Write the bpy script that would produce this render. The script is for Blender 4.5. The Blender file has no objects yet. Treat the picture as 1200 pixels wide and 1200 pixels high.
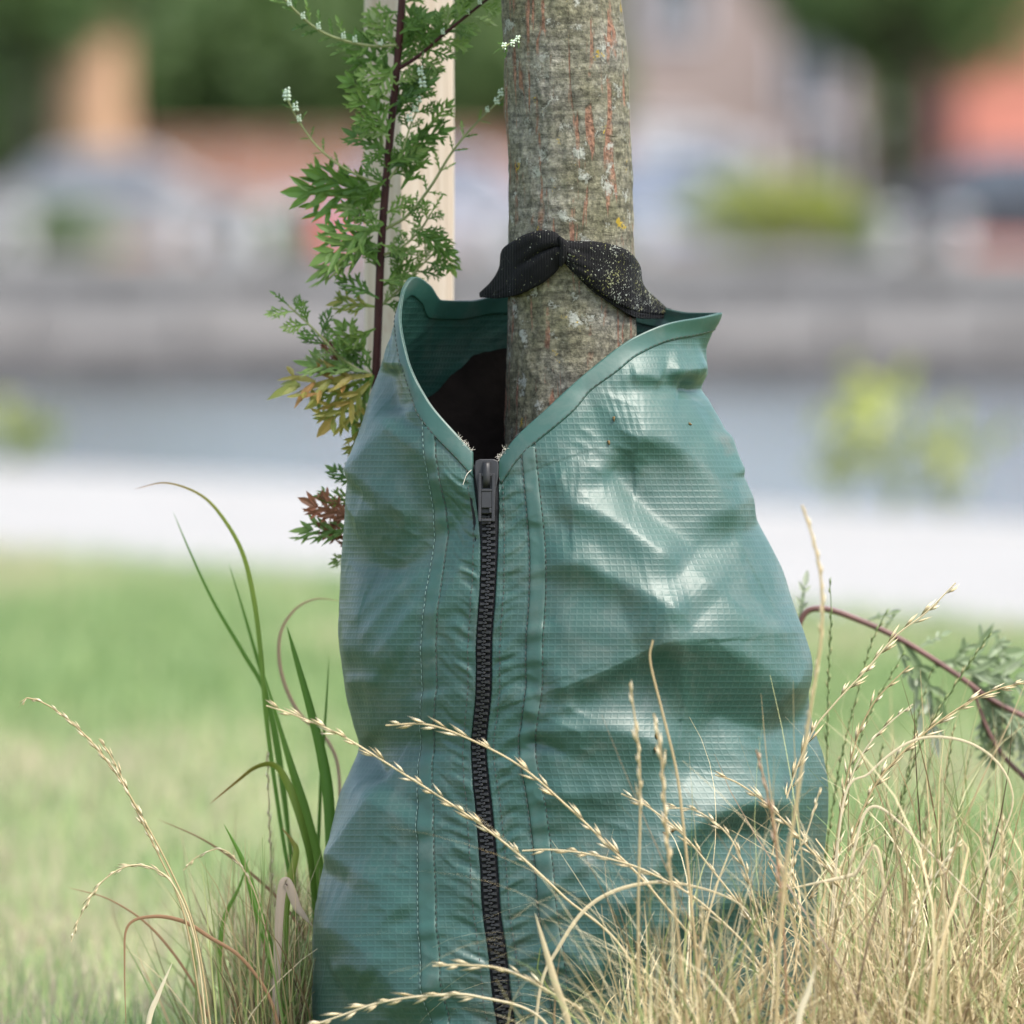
import bpy, math, random
import numpy as np
from mathutils import Vector, Matrix

R = math.radians
sc = bpy.context.scene
col = sc.collection

# ------------------------------------------------------------------ camera
F, H, HY = 10000.0, 0.68, 290.0        # focal length in photo pixels, camera height, horizon row
D0 = 7.0                               # metres to the tree
S = D0 / F                             # metres per photo pixel at the tree
cam_d = bpy.data.cameras.new('camera'); cam = bpy.data.objects.new('camera', cam_d); col.objects.link(cam)
cam.location = (0, 0, H); cam.rotation_euler = (R(90), 0, 0)
cam_d.sensor_width = 24; cam_d.sensor_fit = 'HORIZONTAL'; cam_d.lens = 24 * F / 1200
cam_d.shift_y = -(600 - HY) / 1200
cam_d.clip_start = 0.1; cam_d.clip_end = 4000
cam_d.dof.use_dof = True; cam_d.dof.focus_distance = 6.88
cam_d.dof.aperture_fstop = 3.7; cam_d.dof.aperture_blades = 0
sc.camera = cam

# ------------------------------------------------------------------ world and sun
SUN_EL, SUN_AZ = 60.0, 122.0           # azimuth clockwise from +Y (into the picture): to the right, behind the camera
w = bpy.data.worlds.new('World'); sc.world = w; w.use_nodes = True
nt = w.node_tree; nt.nodes.clear()
sky = nt.nodes.new('ShaderNodeTexSky'); sky.sky_type = 'NISHITA'; sky.sun_disc = False
sky.sun_elevation = R(SUN_EL); sky.sun_rotation = R(SUN_AZ); sky.air_density = 1.0; sky.dust_density = 2.2; sky.ozone_density = 0.6
bg = nt.nodes.new('ShaderNodeBackground'); bg.inputs['Strength'].default_value = 0.105
wo = nt.nodes.new('ShaderNodeOutputWorld')
hs = nt.nodes.new('ShaderNodeHueSaturation'); hs.inputs['Saturation'].default_value = .68   # thin high cloud: a paler blue
nt.links.new(sky.outputs[0], hs.inputs['Color']); nt.links.new(hs.outputs[0], bg.inputs[0]); nt.links.new(bg.outputs[0], wo.inputs[0])
sd = bpy.data.lights.new('sun', 'SUN'); sun = bpy.data.objects.new('sun', sd); col.objects.link(sun)
sd.energy = 1.5; sd.angle = R(20); sd.color = (1.0, 0.945, 0.86)
az = R(SUN_AZ); el = R(SUN_EL)
to_sun = Vector((math.sin(az) * math.cos(el), math.cos(az) * math.cos(el), math.sin(el)))
sun.rotation_euler = to_sun.to_track_quat('Z', 'Y').to_euler()
sc.view_settings.view_transform = 'Standard'; sc.view_settings.look = 'None'
sc.view_settings.exposure = 2.2; sc.view_settings.gamma = 1.0
sc.render.engine = 'CYCLES'
sc.cycles.use_denoising = True
sc.cycles.max_bounces = 8; sc.cycles.transparent_max_bounces = 8
sc.cycles.caustics_reflective = False; sc.cycles.caustics_refractive = False

# ------------------------------------------------------------------ helpers
rng = np.random.default_rng(11); random.seed(5)

def W(px, py, D=D0):
    """photo pixel + distance -> world point"""
    return np.stack([(np.asarray(px, float) - 600) * D / F, np.zeros_like(np.asarray(px, float)) + D,
                     H - (np.asarray(py, float) - HY) * D / F], -1)
def WD(px, py, dpx):
    """same, depth given in photo pixels behind the tree's centre plane"""
    return W(px, py, D0 + np.asarray(dpx, float) * S)

def tag(o, label=None, cat=None, group=None, kind=None):
    for k, v in (('label', label), ('category', cat), ('group', group), ('kind', kind)):
        if v: o[k] = v
    return o
def empty(name, loc, label=None, cat=None, group=None):
    o = bpy.data.objects.new(name, None); o.empty_display_size = .05; col.objects.link(o)
    o.location = tuple(float(v) for v in loc)
    bpy.context.view_layer.update()
    return tag(o, label, cat, group)
def mkmesh(name, V, Q, mat, smooth=True, uv=None, attrs=None):
    """V (n,3); Q (k,3|4) or a list of polygons"""
    me = bpy.data.meshes.new(name); V = np.asarray(V, np.float32)
    if isinstance(Q, np.ndarray):
        k, m = Q.shape
        me.vertices.add(len(V)); me.vertices.foreach_set('co', V.ravel())
        me.loops.add(k * m); me.loops.foreach_set('vertex_index', Q.astype(np.int32).ravel())
        me.polygons.add(k); me.polygons.foreach_set('loop_start', np.arange(0, k * m, m, dtype=np.int32))
        me.update(calc_edges=True); me.validate()
    else:
        me.from_pydata(V.tolist(), [], Q); me.update()
    if smooth: me.polygons.foreach_set('use_smooth', np.ones(len(me.polygons), bool))
    if uv is not None:
        li = np.zeros(len(me.loops), np.int32); me.loops.foreach_get('vertex_index', li)
        l = me.uv_layers.new(name='uv'); l.data.foreach_set('uv', np.asarray(uv, np.float32)[li].ravel())
    for k, v in (attrs or {}).items():
        a = me.attributes.new(k, 'FLOAT', 'POINT'); a.data.foreach_set('value', np.asarray(v, np.float32))
    me.materials.append(mat)
    return me
def link(name, me, parent=None, world=True):
    o = bpy.data.objects.new(name, me); col.objects.link(o)
    if parent is not None:
        o.parent = parent
        if world: o.matrix_parent_inverse = parent.matrix_world.inverted()
    return o
def mk(name, V, Q, mat, parent=None, **kw):
    return link(name, mkmesh(name, V, Q, mat, **kw), parent)
def gridq(n, m, closed_n=False, closed_m=False):
    i = np.arange(n if closed_n else n - 1); j = np.arange(m if closed_m else m - 1)
    I, J = np.meshgrid(i, j, indexing='ij'); I2 = (I + 1) % n; J2 = (J + 1) % m
    return np.stack([I * m + J, I2 * m + J, I2 * m + J2, I * m + J2], -1).reshape(-1, 4)
def box(x0, x1, y0, y1, z0, z1):
    v = [(x, y, z) for z in (z0, z1) for y in (y0, y1) for x in (x0, x1)]
    return v, [(0, 2, 3, 1), (4, 5, 7, 6), (0, 1, 5, 4), (2, 6, 7, 3), (0, 4, 6, 2), (1, 3, 7, 5)]
def merge(parts):
    V, Q = [], []
    for v, q in parts:
        b = len(V); V += [tuple(p) for p in v]; Q += [tuple(i + b for i in f) for f in q]
    return V, Q
def mkbox(name, b, mat, parent=None, bevel=0):
    o = mk(name, *box(*b), mat, parent, smooth=False)
    if bevel:
        m = o.modifiers.new('bevel', 'BEVEL'); m.width = bevel; m.segments = 2
    return o
def solidify(o, t, off=-1):
    m = o.modifiers.new('thickness', 'SOLIDIFY'); m.thickness = t; m.offset = off; m.use_even_offset = False
def crom(P, n):
    """smooth curve through points"""
    P = np.asarray(P, float); k = len(P)
    if k == 2: return P[0] + (P[1] - P[0]) * np.linspace(0, 1, n)[:, None]
    E = np.vstack([2 * P[0] - P[1], P, 2 * P[-1] - P[-2]])
    t = np.linspace(0, k - 1, n); i = np.minimum(t.astype(int), k - 2); f = (t - i)[:, None]
    a, b, c, d = E[i], E[i + 1], E[i + 2], E[i + 3]
    return .5 * (2 * b + (c - a) * f + (2 * a - 5 * b + 4 * c - d) * f ** 2 + (3 * b - a - 3 * c + d) * f ** 3)
def pchip(x, xs, ys):
    xs = np.asarray(xs, float); ys = np.asarray(ys, float); h = np.diff(xs); dl = np.diff(ys) / h
    m = np.zeros_like(ys); m[0] = dl[0]; m[-1] = dl[-1]
    for i in range(1, len(xs) - 1):
        if dl[i - 1] * dl[i] > 0:
            w1 = 2 * h[i] + h[i - 1]; w2 = h[i] + 2 * h[i - 1]
            m[i] = (w1 + w2) / (w1 / dl[i - 1] + w2 / dl[i])
    x = np.clip(x, xs[0], xs[-1]); i = np.clip(np.searchsorted(xs, x) - 1, 0, len(xs) - 2); t = (x - xs[i]) / h[i]
    return ((1 + 2 * t) * (1 - t) ** 2 * ys[i] + t * (1 - t) ** 2 * h[i] * m[i]
            + t * t * (3 - 2 * t) * ys[i + 1] + t * t * (t - 1) * h[i] * m[i + 1])
def sstep(a, b, x):
    t = np.clip((x - a) / (b - a), 0, 1); return t * t * (3 - 2 * t)
def _h(i, j, s):
    n = (i.astype(np.int64) * 374761393 + j.astype(np.int64) * 668265263 + s * 1274126177) & 0x7fffffff
    n = ((n ^ (n >> 13)) * 1274126177) & 0x7fffffff
    return ((n ^ (n >> 16)) & 0xffff) / 32767.5 - 1
def vnoise(x, y, s=0):
    i = np.floor(x); j = np.floor(y); f = x - i; g = y - j
    f = f * f * f * (f * (f * 6 - 15) + 10); g = g * g * g * (g * (g * 6 - 15) + 10)
    a = _h(i, j, s); b = _h(i + 1, j, s); c = _h(i, j + 1, s); d = _h(i + 1, j + 1, s)
    return (a + (b - a) * f) * (1 - g) + (c + (d - c) * f) * g
def fbm(x, y, s=0, o=3):
    r = 0; a = 1
    for k in range(o): r = r + a * vnoise(x * 2 ** k, y * 2 ** k, s + k); a *= .5
    return r
def tube(P, rad, k=6, cap=True):
    """P (n,3) path, rad (n,) -> verts, quads"""
    P = np.asarray(P, float); n = len(P); T = np.gradient(P, axis=0); T /= np.linalg.norm(T, axis=1)[:, None] + 1e-9
    ref = np.array([0.31, -1, 0.13]); A = np.cross(T, ref); A /= np.linalg.norm(A, axis=1)[:, None] + 1e-9; B = np.cross(T, A)
    th = np.arange(k) * 2 * math.pi / k; rad = np.broadcast_to(rad, (n,))
    V = P[:, None] + rad[:, None, None] * (np.cos(th)[None, :, None] * A[:, None] + np.sin(th)[None, :, None] * B[:, None])
    V = V.reshape(-1, 3); Q = gridq(n, k, closed_m=True)
    return V, Q
def cat(meshes):
    V, Q, b = [], [], 0
    for v, q in meshes: V.append(v); Q.append(q + b); b += len(v)
    return np.vstack(V), np.vstack(Q)

# ------------------------------------------------------------------ material helper
class Mat:
    def __init__(s, name, rough=.6, spec=.5):
        s.m = bpy.data.materials.new(name); s.m.use_nodes = True; s.t = s.m.node_tree
        s.b = s.t.nodes['Principled BSDF']; s.b.inputs['Roughness'].default_value = rough
        s.b.inputs['Specular IOR Level'].default_value = spec
    def n(s, typ, **kw):
        x = s.t.nodes.new(typ)
        for k, v in kw.items():
            if k.startswith('i_'): x.inputs[k[2:]].default_value = v
            else: setattr(x, k, v)
        return x
    def l(s, a, b): s.t.links.new(a, b)
    def coord(s, kind='Object', scale=(1, 1, 1)):
        c = s.n('ShaderNodeTexCoord'); mp = s.n('ShaderNodeMapping'); mp.inputs['Scale'].default_value = scale
        s.l(c.outputs[kind], mp.inputs['Vector']); return mp.outputs[0]
    def noise(s, vec, scale, detail=4, rough=.6, dist=0):
        x = s.n('ShaderNodeTexNoise'); x.inputs['Scale'].default_value = scale; x.inputs['Detail'].default_value = detail
        x.inputs['Roughness'].default_value = rough; x.inputs['Distortion'].default_value = dist
        s.l(vec, x.inputs['Vector']); return x.outputs['Fac']
    def ramp(s, fac, stops):
        x = s.n('ShaderNodeValToRGB'); e = x.color_ramp.elements
        while len(e) < len(stops): e.new(.5)
        for k, (p, c) in enumerate(stops):
            e[k].position = p; e[k].color = (*c, 1) if not isinstance(c, float) else (c, c, c, 1)
        s.l(fac, x.inputs[0]); return x.outputs[0]
    def mix(s, fac, a, b, mode='MIX'):
        x = s.n('ShaderNodeMix', data_type='RGBA', blend_type=mode)
        for sock, v in ((x.inputs[0], fac), (x.inputs[6], a), (x.inputs[7], b)):
            if hasattr(v, 'default_value') or hasattr(v, 'is_linked'): s.l(v, sock)
            elif isinstance(v, (int, float)): sock.default_value = v
            else: sock.default_value = (*v, 1)
        return x.outputs[2]
    def math(s, op, a, b=0.0, c=None):
        x = s.n('ShaderNodeMath', operation=op)
        for k, v in enumerate((a, b) if c is None else (a, b, c)):
            if isinstance(v, (int, float)): x.inputs[k].default_value = v
            else: s.l(v, x.inputs[k])
        return x.outputs[0]
    def bump(s, h, dist, strength=1.0, prev=None):
        x = s.n('ShaderNodeBump'); x.inputs['Strength'].default_value = strength; x.inputs['Distance'].default_value = dist
        s.l(h, x.inputs['Height'])
        if prev is not None: s.l(prev, x.inputs['Normal'])
        return x.outputs[0]
    def color(s, c):
        if isinstance(c, tuple): s.b.inputs['Base Color'].default_value = (*c, 1)
        else: s.l(c, s.b.inputs['Base Color'])
        return s
    def normal(s, x): s.l(x, s.b.inputs['Normal'])
    def trans(s, col_out, fac=.35):
        """thin leaf: adds light passing through"""
        t = s.n('ShaderNodeBsdfTranslucent'); mx = s.n('ShaderNodeMixShader'); mx.inputs[0].default_value = fac
        if isinstance(col_out, tuple): t.inputs[0].default_value = (*col_out, 1)
        else: s.l(col_out, t.inputs[0])
        out = s.t.nodes['Material Output']
        s.l(s.b.outputs[0], mx.inputs[1]); s.l(t.outputs[0], mx.inputs[2]); s.l(mx.outputs[0], out.inputs[0])
def srgb(r, g, b):
    f = lambda v: (v / 255 / 12.92) if v <= 10 else ((v / 255 + .055) / 1.055) ** 2.4
    return (f(r), f(g), f(b))
def plain(name, c, rough=.6, spec=.5, var=.25, scale=8, bump=0):
    m = Mat(name, rough, spec); v = m.coord(); f = m.noise(v, scale, 5)
    m.color(m.ramp(f, [(.25, tuple(x * (1 - var) for x in c)), (.75, tuple(min(1, x * (1 + var)) for x in c))]))
    if bump: m.normal(m.bump(f, bump))
    return m.m

# ------------------------------------------------------------------ materials
def bag_fabric(name, grid=True, c=(.012, .053, .041)):
    m = Mat(name, .36, .5)
    oc = m.coord(); big = m.noise(oc, 9, 5, .6); fine = m.noise(oc, 160, 4, .6)
    base = m.ramp(big, [(.3, tuple(x * .82 for x in c)), (.7, tuple(x * 1.15 for x in c))])
    dust = m.ramp(m.noise(oc, 26, 8, .72, .4), [(.48, 0.0), (.75, .5)])
    base = m.mix(dust, base, (.09, .105, .09))
    for (ctr, rad_, tone) in ((WD(838, 528, -60), .020, (.075, .062, .045)), (WD(455, 452, -75), .022, (.05, .055, .028)), (WD(700, 1010, -205), .03, (.06, .06, .045)), (WD(765, 452, -95), .007, (.10, .075, .045)), (WD(655, 505, -140), .006, (.10, .075, .045))):
        ds = m.n('ShaderNodeVectorMath', operation='DISTANCE'); m.l(oc, ds.inputs[0]); ds.inputs[1].default_value = [float(v_) for v_ in ctr]
        q_ = m.math('ADD', m.math('MULTIPLY', ds.outputs['Value'], 1 / rad_), m.math('MULTIPLY', m.noise(oc, 70, 5, .7), 1.1))
        base = m.mix(m.ramp(m.math('MULTIPLY', q_, .5), [(.42, .75), (.68, 0.0)]), base, tone)
    uvn = m.n('ShaderNodeUVMap'); sx = m.n('ShaderNodeSeparateXYZ'); m.l(uvn.outputs[0], sx.inputs[0])
    nrm = m.bump(fine, .0006, .25)
    if grid:
        def ln(sock, pitch, wd):
            a = m.math('PINGPONG', m.math('MULTIPLY', sock, 1 / pitch), .5)      # 0 at a thread, .5 between
            x = m.n('ShaderNodeMapRange', interpolation_type='SMOOTHSTEP'); m.l(a, x.inputs[0])
            x.inputs[1].default_value = 0; x.inputs[2].default_value = wd; x.inputs[3].default_value = 1; x.inputs[4].default_value = 0
            return x.outputs[0]
        hz = ln(sx.outputs[1], 7.2, .30); vt = ln(sx.outputs[0], 7.6, .22)
        g = m.math('MAXIMUM', hz, m.math('MULTIPLY', vt, .75))
        nrm = m.bump(g, .0004, .4, nrm)
        base = m.mix(m.math('MULTIPLY', g, .09), base, (.10, .17, .16))
    m.color(base)
    m.l(m.ramp(m.noise(oc, 30, 5), [(.3, .42), (.75, .58)]), m.b.inputs['Roughness'])
    m.b.inputs['Coat Weight'].default_value = .08; m.b.inputs['Coat Roughness'].default_value = .3
    m.normal(nrm)
    return m.m
M = {}
M['fabric'] = bag_fabric('ripstop_fabric')
M['tape'] = bag_fabric('smooth_tape', False, (.013, .057, .044))
M['liner'] = plain('near_black_liner', (.010, .0075, .006), .95, .1, .5, 40, .004)
M['thread'] = plain('dark_thread', (.05, .055, .05), .8, .2)
M['palethread'] = plain('pale_thread', (.13, .20, .18), .8, .2)
M['frayed'] = plain('frayed_edge', (.45, .42, .36), .9, .1)
M['husk'] = plain('dried_husk', (.11, .075, .035), .9, .1, .4, 300)
M['zip'] = plain('zip_plastic', (.010, .010, .011), .5, .4, .4, 200)
M['ziptape'] = plain('zip_tape', (.012, .012, .014), .85, .2)
def strap_mat():
    m = Mat('black_webbing', .85, .12); oc = m.coord()
    wv = m.n('ShaderNodeTexWave'); wv.inputs['Scale'].default_value = 420; wv.inputs['Distortion'].default_value = .6
    m.l(m.coord('Object', (.35, .2, 1)), wv.inputs['Vector'])
    sp = m.noise(oc, 560, 3, .65); zone = m.noise(oc, 45, 4)
    att = m.n('ShaderNodeAttribute', attribute_name='lichen')
    f = m.math('ADD', m.math('ADD', sp, m.math('MULTIPLY', zone, .35)), m.math('MULTIPLY', att.outputs['Fac'], .10))
    sc2 = m.ramp(m.noise(oc, 60, 2), [(.4, (.30, .32, .28)), (.6, (.17, .17, .06))])
    m.color(m.mix(m.ramp(f, [(.86, 0.0), (.90, 1.0)]), (.006, .006, .0065), sc2))
    m.normal(m.bump(f, .001, .4, m.bump(wv.outputs['Fac'], .0006, .7)))
    return m.m
M['strap'] = strap_mat()
def bark():
    m = Mat('bark', .85, .2); oc = m.coord()
    v1 = m.coord('Object', (1, 1, .09)); vh = m.coord('Object', (.35, .35, 1.6))
    g0 = m.ramp(m.noise(oc, 11, 6, .65), [(.3, (.105, .100, .058)), (.5, (.150, .140, .098)), (.72, (.20, .192, .17))])
    speck = m.ramp(m.noise(oc, 210, 5, .75), [(.34, .35), (.66, 1.6)])
    rings = m.ramp(m.noise(m.coord('Object', (.12, .12, 1)), 190, 4, .65, .2), [(.36, .6), (.6, 1.25)])
    c = m.mix(1.0, m.mix(1.0, g0, speck, 'MULTIPLY'), rings, 'MULTIPLY')
    # pinkish vertical fissures
    fs = m.noise(v1, 120, 3, .55, .5); br = m.noise(oc, 30, 4, .6)
    fis = m.math('MULTIPLY', m.ramp(fs, [(.56, 0.0), (.61, 1.0)]), m.ramp(br, [(.40, 0.0), (.50, 1.0)]))
    c = m.mix(fis, c, m.ramp(m.noise(oc, 300, 3), [(.3, (.08, .04, .028)), (.7, (.33, .18, .12))]))
    # dark horizontal cracks
    hc = m.math('MULTIPLY', m.ramp(m.noise(vh, 40, 4, .6, .6), [(.29, 1.0), (.36, 0.0)]), m.ramp(m.noise(oc, 15, 2), [(.5, 0.0), (.6, 1.0)]))
    c = m.mix(hc, c, (.03, .025, .018))
    # pale and yellow lichen
    li = m.math('ADD', m.noise(oc, 62, 3, .5), m.math('MULTIPLY', m.noise(oc, 420, 4, .75), .5))
    lm = m.ramp(li, [(.87, 0.0), (.95, .9)])
    c = m.mix(lm, c, (.36, .37, .33))
    ye = m.math('ADD', m.noise(m.coord('Object', (1.3, 1.1, 1.2)), 38, 2, .4), m.math('MULTIPLY', m.noise(oc, 420, 4, .75), .45))
    c = m.mix(m.ramp(ye, [(.935, 0.0), (.97, 1.0)]), c, (.36, .25, .03))
    m.color(c)
    n1 = m.bump(m.noise(oc, 230, 6, .75), .004, 1.0)
    n2 = m.bump(m.math('SUBTRACT', 1.0, fis), .002, .6, n1); n3 = m.bump(m.math('SUBTRACT', 1.0, hc), .003, .7, n2)
    m.normal(m.bump(lm, .0015, .6, n3)); return m.m
M['bark'] = bark()
def wood(name, a, b):
    m = Mat(name, .7, .25); g = m.noise(m.coord('Object', (1, 1, .05)), 90, 5, .6, .4); k = m.noise(m.coord('Object', (1, 1, .5)), 22, 3)
    m.color(m.mix(m.ramp(k, [(.66, 0.0), (.75, .6)]), m.ramp(g, [(.25, a), (.75, b)]), (.22, .10, .05)))
    m.normal(m.bump(g, .0015, .5)); return m.m
M['stake'] = wood('peeled_wood', (.29, .225, .165), (.46, .40, .34))
def leafy(name, stops, rough=.5, tr=.35, attr='tint', spec=.4):
    m = Mat(name, rough, spec); a = m.n('ShaderNodeAttribute', attribute_name=attr)
    c = m.ramp(a.outputs['Fac'], stops); m.color(c); m.trans(c, tr); return m.m
M['straw'] = leafy('dry_straw', [(0, (.30, .20, .10)), (.35, (.46, .35, .19)), (.7, (.58, .48, .30)), (1, (.66, .58, .42))], .55, .25)
M['tuft'] = leafy('tuft_blades', [(0, (.07, .045, .025)), (.2, (.22, .15, .075)), (.45, (.45, .35, .185)), (.7, (.62, .53, .34)), (.8, (.34, .36, .15)), (1, (.14, .22, .06))], .55, .25)
M['lawn'] = leafy('lawn_blades', [(0, (.13, .21, .075)), (.4, (.21, .30, .12)), (.65, (.30, .36, .18)), (.82, (.40, .37, .23)), (1, (.42, .35, .25))], .5, .4)
M['greenblade'] = leafy('green_blade', [(0, (.08, .20, .025)), (.5, (.15, .30, .045)), (.8, (.28, .34, .06)), (1, (.34, .16, .06))], .4, .4)
M['brownblade'] = leafy('withered_blade', [(0, (.22, .10, .05)), (.5, (.36, .22, .12)), (1, (.46, .36, .28))], .6, .25)
M['spike'] = leafy('green_spike', [(0, (.06, .10, .03)), (.6, (.16, .22, .08)), (1, (.32, .28, .14))], .5, .25)
def mug(name, stops, pale):
    m = Mat(name, .5, .35); a = m.n('ShaderNodeAttribute', attribute_name='tint')
    oi = m.n('ShaderNodeObjectInfo'); f = m.math('ADD', m.math('MULTIPLY', a.outputs['Fac'], .35), m.math('MULTIPLY', oi.outputs['Random'], .65))
    c = m.ramp(f, stops); g = m.n('ShaderNodeNewGeometry')
    c2 = m.mix(g.outputs['Backfacing'], c, pale); m.color(c2); m.trans(c, .35); return m.m
M['mug'] = mug('mugwort_green', [(0, (.035, .085, .015)), (.5, (.085, .17, .03)), (.85, (.16, .24, .06)), (1, (.24, .28, .14))], (.22, .27, .18))
M['mugyellow'] = mug('mugwort_yellowing', [(0, (.07, .15, .025)), (.5, (.15, .20, .04)), (.8, (.30, .25, .06)), (1, (.36, .15, .06))], (.36, .38, .20))
M['mugred'] = mug('mugwort_withered', [(0, (.10, .05, .03)), (.5, (.20, .09, .05)), (1, (.38, .15, .09))], (.3, .2, .15))
M['mugstem'] = plain('dark_red_stem', (.035, .010, .009), .6, .2, .4, 60)
M['mugtwig'] = plain('green_twig', (.17, .19, .08), .5, .3, .35, 60)
M['pinkstem'] = plain('pinkish_stem', (.11, .055, .048), .5, .3, .4, 30)
M['bud'] = plain('pale_buds', (.44, .52, .40), .8, .2, .25, 200)

# ================================================================== SETTING
# path runs obliquely: its edges meet the horizon far to the left
PATH_DIR = np.array([-.475, .88]); PATH_DIR /= np.linalg.norm(PATH_DIR)
def ground_at(px, py): D = H * F / (py - HY); return np.array([(px - 600) * D / F, D])
PN = np.array([PATH_DIR[1], -PATH_DIR[0]])
pa = ground_at(600, 697); pb = ground_at(600, 580)         # near and far edge in the middle of the picture
if np.dot(pb - pa, PN) < 0: PN = -PN
pathw = float(np.dot(pb - pa, PN))
def pq(al, ac, z):                                          # along / across the path
    p = pa + PATH_DIR * al + PN * ac; return (p[0], p[1], z)
def m_ground():
    m = Mat('lawn_ground', .9, .1); oc = m.coord()
    g = m.ramp(m.noise(oc, 60, 6, .7), [(.3, (.15, .20, .07)), (.7, (.26, .31, .13))])
    dry = m.ramp(m.noise(oc, 1.1, 5, .6), [(.5, 0.0), (.66, .6)])
    c = m.mix(dry, g, m.ramp(m.noise(oc, 90, 5, .7), [(.3, (.26, .20, .12)), (.7, (.42, .36, .22))]))
    m.color(c); m.normal(m.bump(m.noise(oc, 70, 6, .7), .02, .6)); return m.m
M['ground'] = m_ground()
# ground sheet: everything on this side of the water
near = [pq(-300, -200, 0), pq(85, -200, 0), pq(85, pathw + .02, 0), pq(-300, pathw + .02, 0),
        pq(85, pathw + .5, -1.6), pq(-300, pathw + .5, -1.6)]
g = mk('ground', near, [(0, 1, 2, 3), (3, 2, 4, 5)], M['ground'], smooth=False); tag(g, kind='structure')
fz = .45; QD = 105.0
fg = mk('far_street', [(-900, QD + .01, fz), (900, QD + .01, fz), (900, 2500, fz + .5), (-900, 2500, fz + .5)], [(0, 1, 2, 3)],
        plain('far_asphalt', (.15, .14, .135), .9, .2, .2, .3), smooth=False); tag(fg, kind='structure')
def m_path():
    m = Mat('pale_path', .9, .15); oc = m.coord()
    c = m.ramp(m.noise(oc, 1.2, 6, .65), [(.3, (.19, .188, .18)), (.7, (.25, .247, .24))])
    c = m.mix(m.ramp(m.noise(oc, 120, 4, .7), [(.35, .25), (.6, 0.0)]), c, (.35, .33, .31)); m.color(c)
    m.normal(m.bump(m.noise(oc, 120, 4, .7), .004, .5)); return m.m
pth = mk('path', [pq(-300, 0, .006), pq(85, 0, .006), pq(85, pathw, .006), pq(-300, pathw, .006)], [(0, 1, 2, 3)], m_path(), smooth=False)
tag(pth, kind='structure')
# water
def m_water():
    m = Mat('canal_water', .2, .5); oc = m.coord('Object', (1, .6, 1))
    m.color((.05, .055, .05)); m.normal(m.bump(m.noise(oc, 2.2, 5, .65, .3), .25, .8)); return m.m
wt = mk('water', [(-900, 10, -1.0), (900, 10, -1.0), (900, QD + .5, -1.0), (-900, QD + .5, -1.0)], [(0, 1, 2, 3)], m_water(), smooth=False)
tag(wt, kind='structure')
# far quay wall of stone courses
M['quay'] = plain('quay_stone', (.27, .25, .235), .9, .2, .35, .9, .03)
M['quaylow'] = plain('quay_stone_dark', (.085, .08, .08), .7, .3, .4, .8, .03)  # lowest course, a darker tone than the courses above
q = empty('quay_wall', (0, QD, -1), 'long grey stone quay wall across the water with darker foot', 'wall')
rr = random.Random(3)
bm = mkmesh('stone_block', *box(-.98, .98, -.25, .25, -.24, .24), M['quay'], smooth=False)
bw = mkmesh('stone_block', *box(-.98, .98, -.25, .25, -.24, .24), M['quaylow'], smooth=False)
mkbox('wall_core', (-60, 60, QD + .2, QD + 1.2, -1.6, fz - .02), M['quay'], q)
for r_ in range(3):
    for k in range(-12, 12):
        o = link('stone_block', bw if r_ == 0 else bm, q, False)
        o.location = (2 * k + (r_ % 2), rr.uniform(-.03, .03), .24 + .49 * r_ - .05); o.scale = (rr.uniform(.97, 1), 1, 1)
mkbox('coping', (-60, 60, QD - .4, QD + .8, fz - .02, fz + .16), plain('coping_stone', (.30, .285, .27), .85, .2, .25, .6), q)

# ---------------------------------------------------------------- far things
def wx(px, D): return (px - 600) * D / F
def wz(py, D): return H - (py - HY) * D / F
M['bollard'] = plain('pale_iron_paint', (.42, .41, .40), .4, .5, .15, 3)
M['glass'] = plain('window_glass', (.06, .075, .09), .08, .6, .3, 1)
M['tyre'] = plain('tyre_rubber', (.02, .02, .02), .8, .2)
M['chrome'] = plain('wheel_metal', (.45, .45, .47), .3, .6)
M['lamp'] = plain('lamp_glass', (.75, .75, .78), .1, .6)
M['redlamp'] = plain('red_lamp', (.45, .03, .02), .2, .6)
def cyl(cx, cy, cz, r, w_, k=20, axis='y'):
    V = []; Q = []
    for s in (-1, 1):
        for i in range(k):
            a = 2 * math.pi * i / k; V.append((cx + r * math.cos(a), cy + s * w_ / 2, cz + r * math.sin(a)))
    for i in range(k): Q.append((i, (i + 1) % k, k + (i + 1) % k, k + i))
    Q.append(tuple(range(k))[::-1]); Q.append(tuple(range(k, 2 * k)))
    return V, Q
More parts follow.
